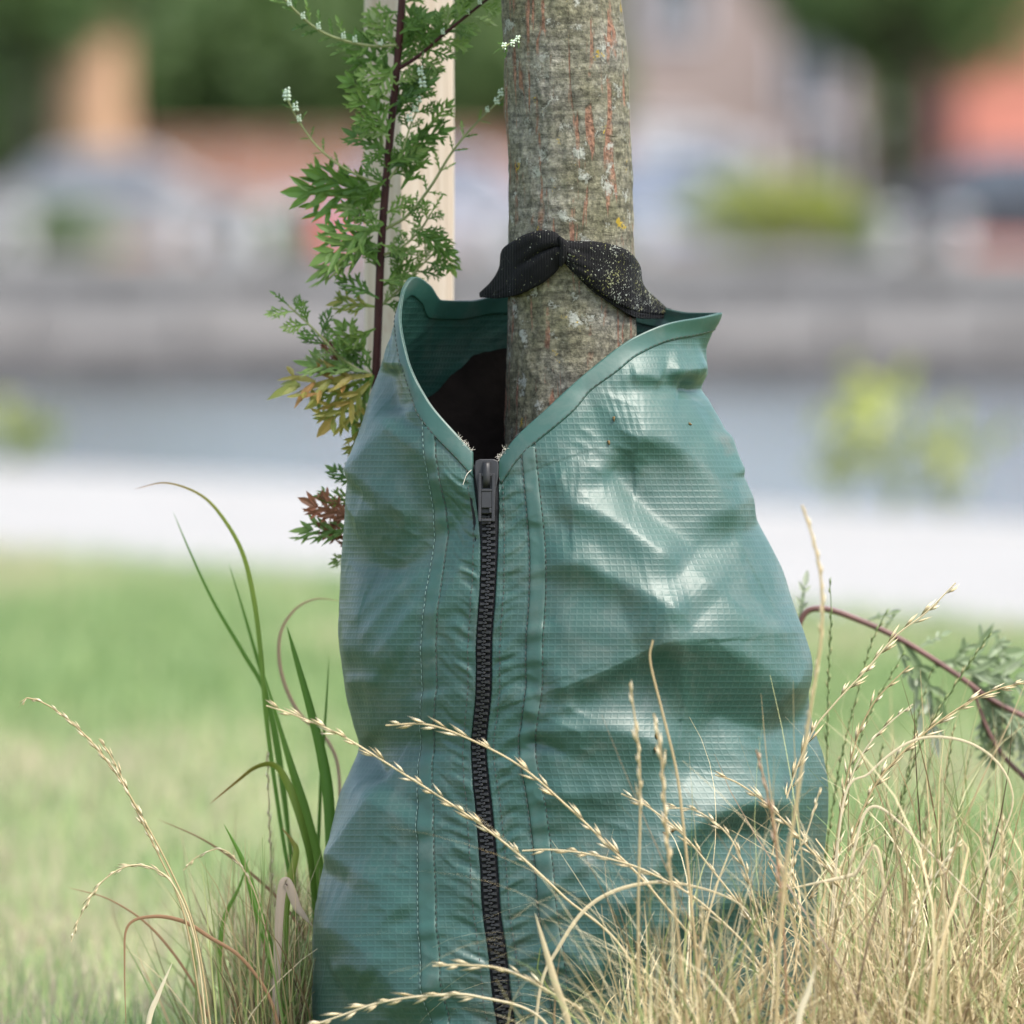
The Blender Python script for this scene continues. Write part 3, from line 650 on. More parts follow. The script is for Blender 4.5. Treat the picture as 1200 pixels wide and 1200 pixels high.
def bag_pt(c, v, off=0.0, folds=True):
    """c: arc coordinate, v: photo pixels below the rim (measured straight down); off: outward offset in pixels"""
    c = np.asarray(c, float); v = np.asarray(v, float); a0 = c2a(c); rx, rp, rd = rim(a0)
    py = rp + v; cx, a, b = ell(py)
    zt = zang(py) - TZ; ang = a0 + zt
    cxr, ar, br = ell(rp); a_r = a0 + zang(rp) - TZ
    fall = 1 - sstep(0, 150, v)
    x = cx + a * np.cos(ang) + fall * (rx - cxr - ar * np.cos(a_r)); y = b * np.sin(ang) + fall * (rd - br * np.sin(a_r))
    nx = np.cos(ang) / a; ny = np.sin(ang) / b; l = np.hypot(nx, ny); nx /= l; ny /= l
    cs = np.where(c > CL / 2, c - CL, c)
    h = 0
    if folds:
        fm = sstep(-.02, .3, -np.sin(ang)) * sstep(2, 40, v)
        for f in FOLDS: h = h + FK * fm * crease(x, py, *f)
        near = np.exp(-(np.abs(cs) / 46) ** 4) * sstep(14, 40, v)          # crinkles beside the zip
        w_ = py + .45 * np.abs(cs) + 10 * vnoise(cs / 30, py / 40, 5)
        h = h + near * sstep(6, 16, np.abs(cs)) * (1.7 * vnoise(cs / 26, w_ / 6.5, 6) + 1.7 * vnoise(cs / 40, w_ / 14, 8))
        h = h + sstep(0, 60, v) * (1.1 * fbm(c / 58 + py / 130, py / 60 - c / 160, 14, 2) + .8 * (1 - np.abs(vnoise(c / 30 + py / 60, py / 20 - c / 50, 31)) * 2) * sstep(-.3, .5, vnoise(c / 90, py / 90, 33)))
        # pinches along the seam tapes
        for tc in (-70, 60): h = h + 2.4 * np.exp(-((cs - tc) / 26) ** 2) * vnoise(cs / 60, py / 15 + cs * .01, 9) * sstep(20, 60, v)
        h = h * (.35 + .65 * sstep(4, 22, np.abs(cs)))
    h = h + off
    return x + nx * h, py, y + ny * h
def bag_w(c, v, off=0.0): x, py, d = bag_pt(c, v, off); return WD(x, py, d)
GAP = 10.0
cfront = np.concatenate([np.arange(GAP, 430, 2.0), np.arange(430, CL - 300, 6.0), np.arange(CL - 300, CL - GAP - .1, 2.0), [CL - GAP]])
tt = np.linspace(0, 1, 440) ** 1.08
_, rp_, _ = rim(c2a(cfront)); vv = tt[None, :] * (PB - rp_)[:, None]; CC = np.repeat(cfront[:, None], len(tt), 1)
V = bag_w(CC, vv); UV = np.stack([CC, vv + rp_[:, None]], -1)
shell = mk('shell', V.reshape(-1, 3), gridq(len(cfront), len(tt))[:, ::-1], M['fabric'], bag, uv=UV.reshape(-1, 2)); solidify(shell, .0011)

# hem band along the rim
dr = np.gradient(rp_, cfront); hw = np.clip(22 * np.sqrt(1 + dr ** 2), 22, 66)
hv = np.linspace(0, 1, 14); hvv = hv[None, :] * hw[:, None] - .6; HC = np.repeat(cfront[:, None], 14, 1)
V = bag_w(HC, hvv, 1.5 * np.minimum(1, (1 - hv) * 14 + .35)[None, :]); UV = np.stack([HC, hvv], -1)
hem = mk('hem_band', V.reshape(-1, 3), gridq(len(cfront), 14)[:, ::-1], M['tape'], bag, uv=UV.reshape(-1, 2)); solidify(hem, .0006)
# inner side of the hem
V = bag_w(HC, hvv, -2.2); hi = mk('hem_facing', V.reshape(-1, 3), gridq(len(cfront), 14)[:, ::-1], M['tape'], bag, uv=UV.reshape(-1, 2)); solidify(hi, .0007)
# seam tapes
for tc in (CL - 70, 60.0):
    cs_ = np.linspace(tc - 10, tc + 10, 11); _, r0, _ = rim(c2a(np.array([tc]))); v0 = hw[np.argmin(abs(cfront - tc))] - 4
    vs = np.linspace(v0, PB - r0[0], 420); A_, B_ = np.meshgrid(cs_, vs, indexing='ij')
    _, rr_, _ = rim(c2a(cs_)); B2 = B_ + r0[0] - rr_[:, None]
    e = np.abs(np.linspace(-1, 1, 11))[:, None]
    V = bag_w(A_, B2, 1.25 * (1 - e ** 6) + .25); o = mk('seam_tape', V.reshape(-1, 3), gridq(11, 420)[:, ::-1], M['tape'], bag, uv=np.stack([A_, B2], -1).reshape(-1, 2)); solidify(o, .0006)
# stitching: short raised dashes
def dash(c0, v0, c1, v1, off, wd):
    P = np.array([bag_w(np.array([c0]), np.array([v0]), off)[0], bag_w(np.array([(c0 + c1) / 2]), np.array([(v0 + v1) / 2]), off + .5)[0], bag_w(np.array([c1]), np.array([v1]), off)[0]])
    return P
def stitches(name, C, Vv, off, wd, mat, on=5.0, gap=2.6):
    """C, Vv: dense path"""
    P = bag_w(C, Vv, off); Ln = np.concatenate([[0], np.cumsum(np.linalg.norm(np.diff(P, axis=0), axis=1))]) / S
    s = np.arange(0, Ln[-1] - on, on + gap); s = s + rng.uniform(-.5, .5, len(s)); ms = []
    for s0 in s:
        q_ = np.array([[np.interp(u, Ln, P[:, k]) for k in range(3)] for u in (s0, s0 + on / 2, s0 + on)])
        ms.append(tube(q_, np.array([.5, 1, .5]) * wd * S, 5))
    V_, Q_ = cat(ms); return mk(name, V_, Q_, mat, bag)
for tc, dl, off in ((CL - 70, 10, .6), (CL - 70, -10, .6), (60, 10, .6), (60, -10, .6), (CL, 19.5, .5), (CL, -19.5, .5)):
    c_ = (tc + dl) % CL; _, r0, _ = rim(c2a(np.array([c_]))); v0 = 20 if abs(dl) > 15 else hw[np.argmin(abs(cfront - c_))] - 2
    vs = np.linspace(v0, 1262 - r0[0], 500)
    stitches('stitching', np.full(500, c_) + .5 * vnoise(vs / 60, vs * 0, 2), vs, off + .35, .6, M['palethread'] if dl == -10 and tc > 100 else M['thread'], 4.4, 2.6)
stitches('stitching', cfront, hw - 3, 1.9, .55, M['thread'], 4.4, 2.8)
# frayed cut edges at the foot of the V
fr = []
for k in range(70):
    sd_ = 1 if k % 2 else -1; c_ = (sd_ * rng.uniform(GAP, 30)) % CL; v_ = rng.uniform(-2, 1) if abs(c_ if c_ < CL / 2 else c_ - CL) > GAP + 1 else rng.uniform(0, 20)
    p = bag_w(np.array([c_]), np.array([v_]), .5)[0]; d = rng.normal(size=3); d[2] = abs(d[2]); fr.append(tube(np.array([p, p + d * S * 1.3, p + d * S * 2 + rng.normal(size=3) * S * 1.5]), np.array([.35, .3, .15]) * S, 4))
p = bag_w(np.array([CL - 12.0]), np.array([22.0]), 1)[0]
fr.append(tube(crom([p, p + np.array([-.004, -.002, -.004]), p + np.array([-.007, -.002, -.012])], 8), np.full(8, .55 * S), 5))
V, Q = cat(fr); mk('frayed_threads', V, Q, M['frayed'], bag)

# dried husks and droppings stuck to the fabric
for k_, (hc, hv_, hl, ha) in enumerate(((205., 455., 9, 1.5), (203., 470., 7, 1.4), (190., 560., 8, .1), (197., 562., 6, -.3), (178., 70., 6, 1.2), (168., 92., 5, 1.5), (300., 115., 5, .6))):
    p = bag_w(np.array([hc]), np.array([hv_]), .8)[0]; dv_ = np.array([math.cos(ha), -.1, -math.sin(ha)]) * hl * S
    V, Q = tube(np.array([p - dv_ * .5, p - dv_ * .2 + rng.normal(size=3) * S * .8, p + dv_ * .2 + rng.normal(size=3) * S * .8, p + dv_ * .5]), np.array([.3, 1.7, 1.4, .3]) * S, 6)
    mk('dried_husk', V, Q, M['husk'], bag)
# zipper: tape, teeth, slider and pull tab
def zrow(c, py, off=0.0):
    """points by row instead of by depth below the rim; flat across the zip"""
    c = np.asarray(c, float); py = np.asarray(py, float)
    e = 11.0
    _, rl, _ = rim(c2a(np.array([CL - e]))); _, r2, _ = rim(c2a(np.array([e])))
    A_ = bag_w(np.full(py.shape, CL - e), py - rl[0], off); B_ = bag_w(np.full(py.shape, e), py - r2[0], off)
    return A_ + (B_ - A_) * ((c + e) / (2 * e))[..., None]
pr = np.linspace(545, PB, 380); cr = np.linspace(-16, 16, 7); CR, PR = np.meshgrid(cr, pr, indexing='ij')
zt_o = mk('zipper', zrow(CR, PR, -1.8).reshape(-1, 3), gridq(7, 380)[:, ::-1], M['ziptape'], bag); solidify(zt_o, .0006)
tm = []
def tooth_mesh():
    # one moulded tooth in pixel units: root block, narrower neck and a rounded head
    prof = [(-8.6, -1.9), (-3.2, -1.9), (-2.2, -1.0), (-.2, -1.0), (.6, -1.9), (2.6, -1.5), (3.1, 0), (2.6, 1.5), (.6, 1.9), (-.2, 1.0), (-2.2, 1.0), (-3.2, 1.9), (-8.6, 1.9)]
    n = len(prof); V = [(.9 * a * S, -1.2 * S, b * S) for a, b in prof] + [(.9 * a * S, 2.2 * S, b * S) for a, b in prof] + [(a * S * .77 - .4 * S, 3.1 * S, b * S * .7) for a, b in prof]
    Q = [(i, (i + 1) % n, n + (i + 1) % n, n + i) for i in range(n)] + [(n + i, n + (i + 1) % n, 2 * n + (i + 1) % n, 2 * n + i) for i in range(n)] + [tuple(range(2 * n, 3 * n))]
    return mkmesh('tooth', V, Q, M['zip'], smooth=False)
tooth = tooth_mesh()
PITCH = 7.3; k = 0; py = 606.0
bpy.context.view_layer.update(); inv = bag.matrix_world.inverted()
while py < 1262:
    for sgn in (-1, 1):
        yy = py + (PITCH / 2 if sgn > 0 else 0)
        a = zrow(np.array([0., -8., 8., 0., 0.]), np.array([yy, yy, yy, yy - 6, yy + 6]), -.6)
        ex = a[2] - a[1]; ex /= np.linalg.norm(ex); ez = a[3] - a[4]; ez /= np.linalg.norm(ez); ey = np.cross(ex, ez); ey /= np.linalg.norm(ey); ez = np.cross(ey, ex)
        if sgn > 0: ex = -ex
        o = bpy.data.objects.new('tooth', tooth); col.objects.link(o); o.parent = zt_o
        # mesh y axis points outward (toward the viewer)
        Mx = Matrix(((ex[0], ey[0], ez[0], a[0][0]), (ex[1], ey[1], ez[1], a[0][1]), (ex[2], ey[2], ez[2], a[0][2]), (0, 0, 0, 1)))
        o.matrix_parent_inverse = Matrix(); tm.append((o, Mx))
    py += PITCH
bpy.context.view_layer.update()
zi = zt_o.matrix_world.inverted()
for o, Mx in tm: o.matrix_basis = zi @ Mx
# slider frame
a = zrow(np.array([0., -8., 8., 0., 0.]), np.array([575., 575, 575, 545, 605]), 0)
ex = a[2] - a[1]; ex /= np.linalg.norm(ex); ez = a[3] - a[4]; ez /= np.linalg.norm(ez); ey = np.cross(ex, ez); ey /= np.linalg.norm(ey); ez = np.cross(ey, ex)
sl = np.stack([ex, ey, ez], 0); sl0 = a[0]
def SP(pts): return sl0 + (np.array(pts, float) * S) @ sl
def sbox(parts, name, par, bev):
    v, f = merge([box(*p) for p in parts]); o = mk(name, SP(v), f, M['zip'], par, smooth=False)
    md = o.modifiers.new('bevel', 'BEVEL'); md.width = bev * S; md.segments = 2; return o
def ext(prof, y0, y1):
    n = len(prof); V = [(a_, y0, b_) for a_, b_ in prof] + [(a_, y1, b_) for a_, b_ in prof]
    return V, [(i, (i + 1) % n, n + (i + 1) % n, n + i) for i in range(n)] + [tuple(range(n))[::-1], tuple(range(n, 2 * n))]
prof = [(-13, 34), (-8, 36), (8, 36), (13, 34), (14, 28), (13.5, 16), (10.5, 0), (9.5, -28), (-9.5, -28), (-10.5, 0), (-13.5, 16), (-14, 28)]
v, f = merge([ext(prof, 1.5, 6.5)]); o = mk('slider', SP(v), f, M['zip'], zt_o, smooth=False); md = o.modifiers.new('bevel', 'BEVEL'); md.width = 1.2 * S; md.segments = 2
# bridge the tab hangs from
P = crom([(0, 6, 33), (0, 12, 30), (0, 14.5, 20), (0, 13, 8), (0, 7, 2)], 20); V = []
for i, p in enumerate(P): V += [(-4, p[1], p[2]), (4, p[1], p[2]), (4, p[1] - 4, p[2] - (.5 if i < 19 else 0)), (-4, p[1] - 4, p[2])]
mk('bridge', SP(V), gridq(20, 4, closed_m=True), M['zip'], zt_o, smooth=False)
# pull tab: frame with a solid plate in the middle and openings above and below
tabp = [(-9.5, -6, 9, 13, -38, 18), (6, 9.5, 9, 13, -38, 18), (-5.99, 5.99, 9, 13, 14.5, 18), (-5.99, 5.99, 9, 13, -38, -34.5), (-5.99, 5.99, 9, 12.4, -22, -3), (-5.99, 5.99, 9, 13, -3, -.5), (3, 5.99, 9, 13, -28, -22)]
sbox(tabp, 'pull_tab', zt_o, .7)

# near-black inner liner: slopes from the bag wall to the trunk
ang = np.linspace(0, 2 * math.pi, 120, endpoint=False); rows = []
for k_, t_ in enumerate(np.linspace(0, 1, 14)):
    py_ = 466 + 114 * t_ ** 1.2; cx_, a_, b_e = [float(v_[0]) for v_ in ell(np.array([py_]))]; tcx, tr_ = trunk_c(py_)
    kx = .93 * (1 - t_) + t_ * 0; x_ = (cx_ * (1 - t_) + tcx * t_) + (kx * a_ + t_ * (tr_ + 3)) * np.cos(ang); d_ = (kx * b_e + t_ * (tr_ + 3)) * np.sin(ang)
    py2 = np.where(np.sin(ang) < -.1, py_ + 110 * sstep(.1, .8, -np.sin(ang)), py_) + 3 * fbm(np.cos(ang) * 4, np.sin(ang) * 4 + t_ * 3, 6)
    py2 = py2 - (1 - t_) ** 2 * 92 * sstep(.25, .95, np.sin(ang)) * sstep(-.75, -.2, np.cos(ang))  # near-black sheet reaches higher up the back wall behind the trunk
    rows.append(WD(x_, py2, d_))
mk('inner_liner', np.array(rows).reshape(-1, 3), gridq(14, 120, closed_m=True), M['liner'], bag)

# strap tied round the trunk
def strap_depth(x):
    d = -np.sqrt(np.maximum(80 ** 2 - (x - 671) ** 2, 0)); d = np.where(x < 604, -42 + (604 - x) * 2.7, d); return np.where(x > 738, -42 + (x - 738) * 2.9, d)
def ribbon(name, top, bot, bulge, off, lich=(0, 0), mid=None, n=64, m=22):
    T = crom(top, n); B = crom(bot, n); wq = np.linspace(0, 1, m); X = T[:, None, 0] + (B - T)[:, None, 0] * wq; Y = T[:, None, 1] + (B - T)[:, None, 1] * wq
    s = np.linspace(0, 1, n)[:, None]; hgt = np.hypot(*(B - T).T)[:, None]
    prof = np.sin(np.pi * wq)[None, :] ** .7 * np.minimum(1, hgt / 30) * bulge
    if mid is not None: prof = prof - 6.5 * np.exp(-((wq[None, :] - mid) / .07) ** 2) * sstep(.35, .6, s) - 0 * s
    prof = prof + 1.3 * vnoise(s * 9 + 0 * prof, wq[None, :] * 3 + 0 * prof, 41) + .9 * vnoise(wq[None, :] * 9 + s * 3, s * 5 + 0 * prof, 44) + 1.8 * vnoise(wq[None, :] * 7 + 0 * s, s * 2.5 + 0 * prof, 46) * np.exp(-((s - (1 if top[0][0] < 600 else 0)) / .35) ** 2) + off
    Dd = strap_depth(X) - prof
    li = lich[0] + (lich[1] - lich[0]) * s + 0 * X
    o = mk(name, WD(X, Y, Dd).reshape(-1, 3), gridq(n, m)[:, ::-1], M['strap'], bag, attrs={'lichen': li.ravel()}); solidify(o, .0018, 1)
    return o
ribbon('strap', [(564, 343), (577, 331), (587, 314), (590, 294), (603, 283), (622, 274), (645, 272), (661, 283)], [(564, 347), (585, 349), (605, 346), (622, 339), (638, 330), (650, 319), (657, 309), (661, 300)], 5, 1.5, (.0, .0), .47)
ribbon('strap', [(659, 282), (672, 284), (695, 284), (715, 287), (735, 295), (748, 312), (753, 336), (778, 360)], [(659, 302), (672, 318), (690, 333), (708, 346), (726, 357), (742, 364), (760, 367), (778, 367)], 4.5, 2.5, (.75, 1))
ribbon('strap', [(661, 296), (680, 312), (700, 326), (725, 342), (750, 354), (785, 362)], [(661, 304), (680, 327), (700, 345), (725, 362), (748, 373), (785, 372)], 2, -1, (0, 0))
n = 22; ts = np.linspace(0, 1, n); kn = crom([(655, 277), (661, 288), (660, 300), (657, 312)], n); ro = 5.5 * np.sin(np.pi * np.clip(ts, .04, .96)) ** .5
V, Q = tube(WD(kn[:, 0], kn[:, 1], strap_depth(kn[:, 0]) - 8), ro * S, 10)
mk('strap_knot', V, Q, M['strap'], bag, attrs={'lichen': np.zeros(len(V))})

# ================================================================== MUGWORT
def lobe(base, d, L, wd, lift, tint):
    """narrow pointed leaf lobe from base along d (2D), as a folded strip"""
    d = np.array(d) / np.hypot(*d); nrm = np.array([-d[1], d[0]]); V = []
    for u, k in ((0, .35), (.35, 1), (.7, .75), (1, 0)):
        p = np.array(base) + d * L * u
        if k > 0: V += [(*(p + nrm * wd * k), lift * u * u + .012 * k), (*p, lift * u * u - .01), (*(p - nrm * wd * k), lift * u * u + .012 * k)]
        else: V += [(*p, lift)]
    Q = [(0, 3, 4, 1), (1, 4, 5, 2), (3, 6, 7, 4), (4, 7, 8, 5), (6, 9, 7), (7, 9, 8)]
    return V, [q_[::-1] for q_ in Q]
def leaf_mesh(seed, mat, simple=False):
    r = random.Random(seed); parts = []; tints = []
    def add(*a):
        v, q_ = lobe(*a, 0); parts.append((v, q_)); tints.extend([r.random()] * len(v))
    add((0, 0), (1, 0), .78, .055, -.1)
    st = [(.22, .34), (.40, .42), (.56, .38), (.70, .26)] if not simple else [(.3, .22), (.55, .24)]
    for s0, L in st:
        for sg in (-1, 1):
            L2 = L * r.uniform(.8, 1.2); an = R(r.uniform(34, 50)) * sg; b = (s0 + r.uniform(-.03, .03), 0)
            d = (math.cos(an), math.sin(an)); add(b, d, L2, (.042 if simple else .044), r.uniform(-.1, .12))
            if not simple and L > .3:
                for s1, sg2 in ((.45, 1), (.6, -1)):
                    p = (b[0] + d[0] * L2 * s1, b[1] + d[1] * L2 * s1); a2 = an + sg2 * R(34); add(p, (math.cos(a2), math.sin(a2)), L2 * .5, .028, r.uniform(-.04, .06))
    add((.7, 0), (1, r.uniform(-.1, .1)), .34, .075, r.uniform(-.1, .1))
    V, Q = merge(parts); V = [(x, y, z - .16 * x * x) for x, y, z in V]
    return mkmesh('leaf', V, Q, mat, smooth=False, attrs={'tint': tints})
LG = [leaf_mesh(k, M['mug']) for k in range(4)]; LS = [leaf_mesh(20 + k, M['mug'], True) for k in range(3)]
LY = [leaf_mesh(40 + k, M['mugyellow']) for k in range(2)]; LR = [leaf_mesh(60, M['mugred'])]
def ico_bud():
    V, Q = [], []; r = random.Random(1)
    for k in range(9):
        c = Vector((r.uniform(-1, 1) * .35, r.uniform(-1, 1) * .35, r.uniform(0, 1))); s = .2
        vs = [(1, 0, 0), (-1, 0, 0), (0, 1, 0), (0, -1, 0), (0, 0, 1.2), (0, 0, -1.2)]; b = len(V)
        V += [tuple(c + Vector(v) * s) for v in vs]; Q += [tuple(b + i for i in f) for f in ((0, 2, 4), (2, 1, 4), (1, 3, 4), (3, 0, 4), (2, 0, 5), (1, 2, 5), (3, 1, 5), (0, 3, 5))]
    return mkmesh('bud_cluster', V, Q, M['bud'])
BUD = ico_bud()
def orient(d, nrm):
    d = d / np.linalg.norm(d); z = nrm - d * np.dot(nrm, d); z /= np.linalg.norm(z) + 1e-9; y = np.cross(z, d)
    return Matrix(((d[0], y[0], z[0]), (d[1], y[1], z[1]), (d[2], y[2], z[2]))).to_4x4()
class Plant:
    def __init__(s, root, D): s.r = root; s.D = D; s.inv = root.matrix_world.inverted(); s.g = np.random.default_rng(8)
    def put(s, name, me, p, d, nrm, size, wide=1.0):
        o = bpy.data.objects.new(name, me); col.objects.link(o); o.parent = s.r
        Mx = Matrix.Translation(p) @ orient(d, nrm) @ Matrix.Diagonal((size, size * wide, size, 1)); o.matrix_basis = s.inv @ Mx; return o
    def leaf(s, x, y, ang, L, kind='g', dd=0, tilt=None):
        """ang in degrees in the picture, 0 = right, 90 = up; L in photo pixels"""
        g = s.g; a = R(ang); p = WD(x, y, s.D + dd).reshape(3)
        t = g.uniform(-.5, .5) if tilt is None else tilt
        d = np.array([math.cos(a), t, math.sin(a)]); nrm = np.array([g.normal() * .35, -1 + g.normal() * .25, .55 + g.normal() * .3])
        me = {'g': LG, 's': LS, 'y': LY, 'r': LR}[kind]; me = me[int(g.integers(len(me)))]
        s.put('leaf', me, p, d, nrm, L * S, g.uniform(.75, 1.05))
    def branch(s, pts, r0, r1, mat, n=30, dd=(0, 0), name='branch'):
        P = crom(pts, n); W_ = WD(P[:, 0], P[:, 1], s.D + np.linspace(dd[0], dd[1], n)); V, Q = tube(W_, np.linspace(r0, r1, n) * S, 7)
        mk(name, V, Q, mat, s.r); return P
mw = empty('mugwort_plant', WD(430, HY + H * F / (D0 + 130 * S), 130), 'tall mugwort weed with dark red stem and lobed leaves beside the bag', 'weed')
bpy.context.view_layer.update(); pl = Plant(mw, 130)
P = pl.branch([(478, -330), (476, -80), (471, 0), (465, 80), (458, 150), (451, 230), (446, 300), (443, 380), (438, 520), (432, 800), (428, 1100), (428, 1285)], 4.2, 5.6, M['mugstem'], 90, name='stem')
main = P
def stem_x(y): return float(np.interp(y, main[:, 1], main[:, 0]))
def side(pts, r0, r1, n_leaf, L0, L1, kind='s', buds=(), dd=(0, 20), mat='mugtwig', cl=2):
    P = pl.branch(pts, r0, r1, M[mat], 34, dd)
    for k in range(n_leaf):
        u = (k + .5) / n_leaf; i = int(u * 33); x, y = P[i]; t = P[min(i + 1, 33)] - P[max(i - 1, 0)]; base = math.degrees(math.atan2(-t[1], t[0]))
        for c_ in range(cl):
            sg = 1 if (k + c_) % 2 else -1
            pl.leaf(x, y, base + sg * pl.g.uniform(20, 62), (L0 + (L1 - L0) * u) * pl.g.uniform(.7, 1.2), kind, dd[0] + (dd[1] - dd[0]) * u)
    t = P[-1] - P[-3]; pl.leaf(P[-1][0], P[-1][1], math.degrees(math.atan2(-t[1], t[0])), L1 * .9, 's', dd[1])
    for u, sz in buds:
        i = int(u * 33); p = WD(P[i][0] + pl.g.normal() * 2, P[i][1] - 2, 130 + dd[0] + (dd[1] - dd[0]) * u - 4).reshape(3); t3 = WD(P[min(i + 1, 33)][0], P[min(i + 1, 33)][1], 130) - WD(P[max(i - 1, 0)][0], P[max(i - 1, 0)][1], 130)
        d = np.array([t3[0], .2 * S, t3[2]]) + 1e-6; o = pl.put('bud_cluster', BUD, p, np.array([1., 0, 0]), d / np.linalg.norm(d), sz * S)
side([(471, 52), (440, 54), (405, 48), (370, 33), (336, 2), (322, -20)], 2.2, 1.2, 13, 34, 22, 's', [(u, 7) for u in (.2, .35, .45, .6, .68, .78, .86, .95)], (0, -30))
side([(461, 84), (490, 66), (520, 40), (550, 16), (580, -8)], 2.6, 1.6, 10, 44, 34, 'g', [(.5, 6), (.75, 6), (.85, 6)], (0, -25), 'mugstem')
side([(460, 218), (430, 210), (400, 195), (372, 172), (350, 142), (336, 115)], 1.8, 1.0, 8, 22, 15, 's', [(.8, 7), (.9, 9), (.97, 11), (1, 10)], (0, -20))
side([(452, 268), (478, 252), (505, 218), (530, 178), (558, 145), (590, 114)], 2.2, 1.1, 9, 26, 16, 's', [(.9, 6), (.95, 8), (1, 8)], (0, -40))
side([(440, 440), (420, 433), (395, 415), (370, 388), (338, 358)], 2.0, 1.1, 9, 40, 30, 'g', [], (0, -15), 'mugtwig', 2)
side([(456, 210), (468, 190), (480, 150), (492, 118), (495, 80)], 1.5, 1.0, 7, 36, 22, 'g', [(.55, 9), (.65, 10), (.75, 11), (.85, 11), (.95, 9)], (-6, -20))
side([(446, 300), (470, 290), (492, 270), (505, 250)], 1.8, 1.2, 5, 34, 28, 'g', [], (0, -20))
side([(444, 360), (462, 345), (485, 320), (505, 300)], 1.8, 1.2, 5, 40, 30, 'g', [], (0, 10))
side([(475, -60), (520, -70), (600, -50), (638, -5), (628, 25), (606, 46), (588, 56)], 1.8, 1.0, 9, 20, 14, 's', [(.78, 6), (.84, 7), (.9, 7), (.96, 7)], (0, -225))
# leaves on the main stem
g8 = np.random.default_rng(19)
for y in np.arange(-20, 345, 8.5):
    x = stem_x(y); sg = 1 if g8.random() < .42 else -1
    an = 180 - g8.uniform(-55, 70) if sg < 0 else g8.uniform(-40, 75)
    pl.leaf(x, y, an, g8.uniform(34, 66), 'g', g8.uniform(-28, 25))
for (x, y, an, L, k) in [(452, 226, 178, 122, 'g'), (455, 232, 165, 105, 'g'), (448, 285, 200, 100, 'g'), (450, 262, 205, 98, 'g'), (447, 290, 160, 80, 'g'), (456, 180, 150, 66, 'g'), (462, 120, 155, 75, 'g'), (466, 90, 140, 85, 'g'), (470, 60, 75, 60, 'g'), (500, 70, 80, 62, 'g'), (512, 55, 70, 58, 'g'), (470, 170, 20, 66, 'g'), (466, 190, 35, 60, 'g'), (500, 150, 45, 46, 'g'), (470, 222, 60, 60, 'g'), (492, 268, -40, 55, 'g'), (505, 272, -62, 62, 'g'), (482, 268, -30, 45, 'g'),
                         (443, 360, 170, 62, 'y'), (440, 385, 205, 56, 'y'), (444, 350, 150, 60, 'g'), (436, 440, 183, 122, 'y'), (430, 436, 168, 88, 'g'), (436, 445, 225, 90, 'y'), (438, 440, 245, 86, 'y'), (425, 445, 205, 74, 'y'), (400, 430, 120, 44, 'r'), (434, 420, 130, 66, 'g'), (435, 470, 258, 78, 'y'),
                         (430, 528, 170, 30, 'y'), (428, 570, 150, 55, 'g'), (424, 590, 165, 60, 'y'), (424, 610, 160, 78, 'r'), (424, 625, 172, 86, 'g'), (420, 640, 150, 56, 'r'), (422, 648, 195, 40, 'g'), (425, 600, 175, 52, 'r')]:
    pl.leaf(x, y, an, L, k, g8.uniform(-20, 15), g8.uniform(-.25, .25))

# drooping stem at the right edge, a little behind the bag
mb = empty('mugwort_plant', WD(915, HY + H * F / (D0 + 420 * S), 420), 'arching pinkish mugwort stem drooping with wilted leaves at the right edge', 'weed')
bpy.context.view_layer.update(); pl = Plant(mb, 420)
M['mugpale'] = mug('mugwort_wilted', [(0, (.10, .15, .06)), (.5, (.20, .25, .15)), (1, (.36, .38, .30))], (.36, .38, .33))
LG[:] = [leaf_mesh(80 + k, M['mugpale']) for k in range(3)]; LS[:] = [leaf_mesh(90 + k, M['mugpale'], True) for k in range(2)]
P = pl.branch([(900, 1255), (912, 1000), (925, 800), (938, 728), (962, 713), (1010, 728), (1060, 752), (1120, 790), (1165, 822), (1230, 856), (1290, 905)], 4.2, 3.2, M['pinkstem'], 70, name='stem')
pl.branch([(1140, 806), (1155, 850), (1175, 885), (1205, 915)], 2.0, 3.5, M['pinkstem'], 20)
for (x, y, an, L, k) in [(1095, 780, 8, 125, 'g'), (1115, 788, -2, 115, 'g'), (1125, 795, -22, 90, 'g'), (1145, 810, -60, 96, 'g'), (1150, 815, -45, 88, 'g'), (1165, 830, -30, 80, 'g'), (1150, 830, -75, 80, 'g'), (1050, 748, -70, 66, 's'), (1060, 752, -60, 110, 's'), (1015, 728, 20, 44, 's'), (1035, 740, 60, 30, 's'), (1075, 760, 30, 50, 's'), (1070, 765, -80, 100, 's'), (1085, 800, -80, 90, 's'), (1185, 850, -60, 66, 'g'), (1190, 850, -20, 60, 'g'), (936, 728, 80, 62, 's')]:
    pl.leaf(x, y, an, L, k, 0, g8.uniform(-.3, .3))

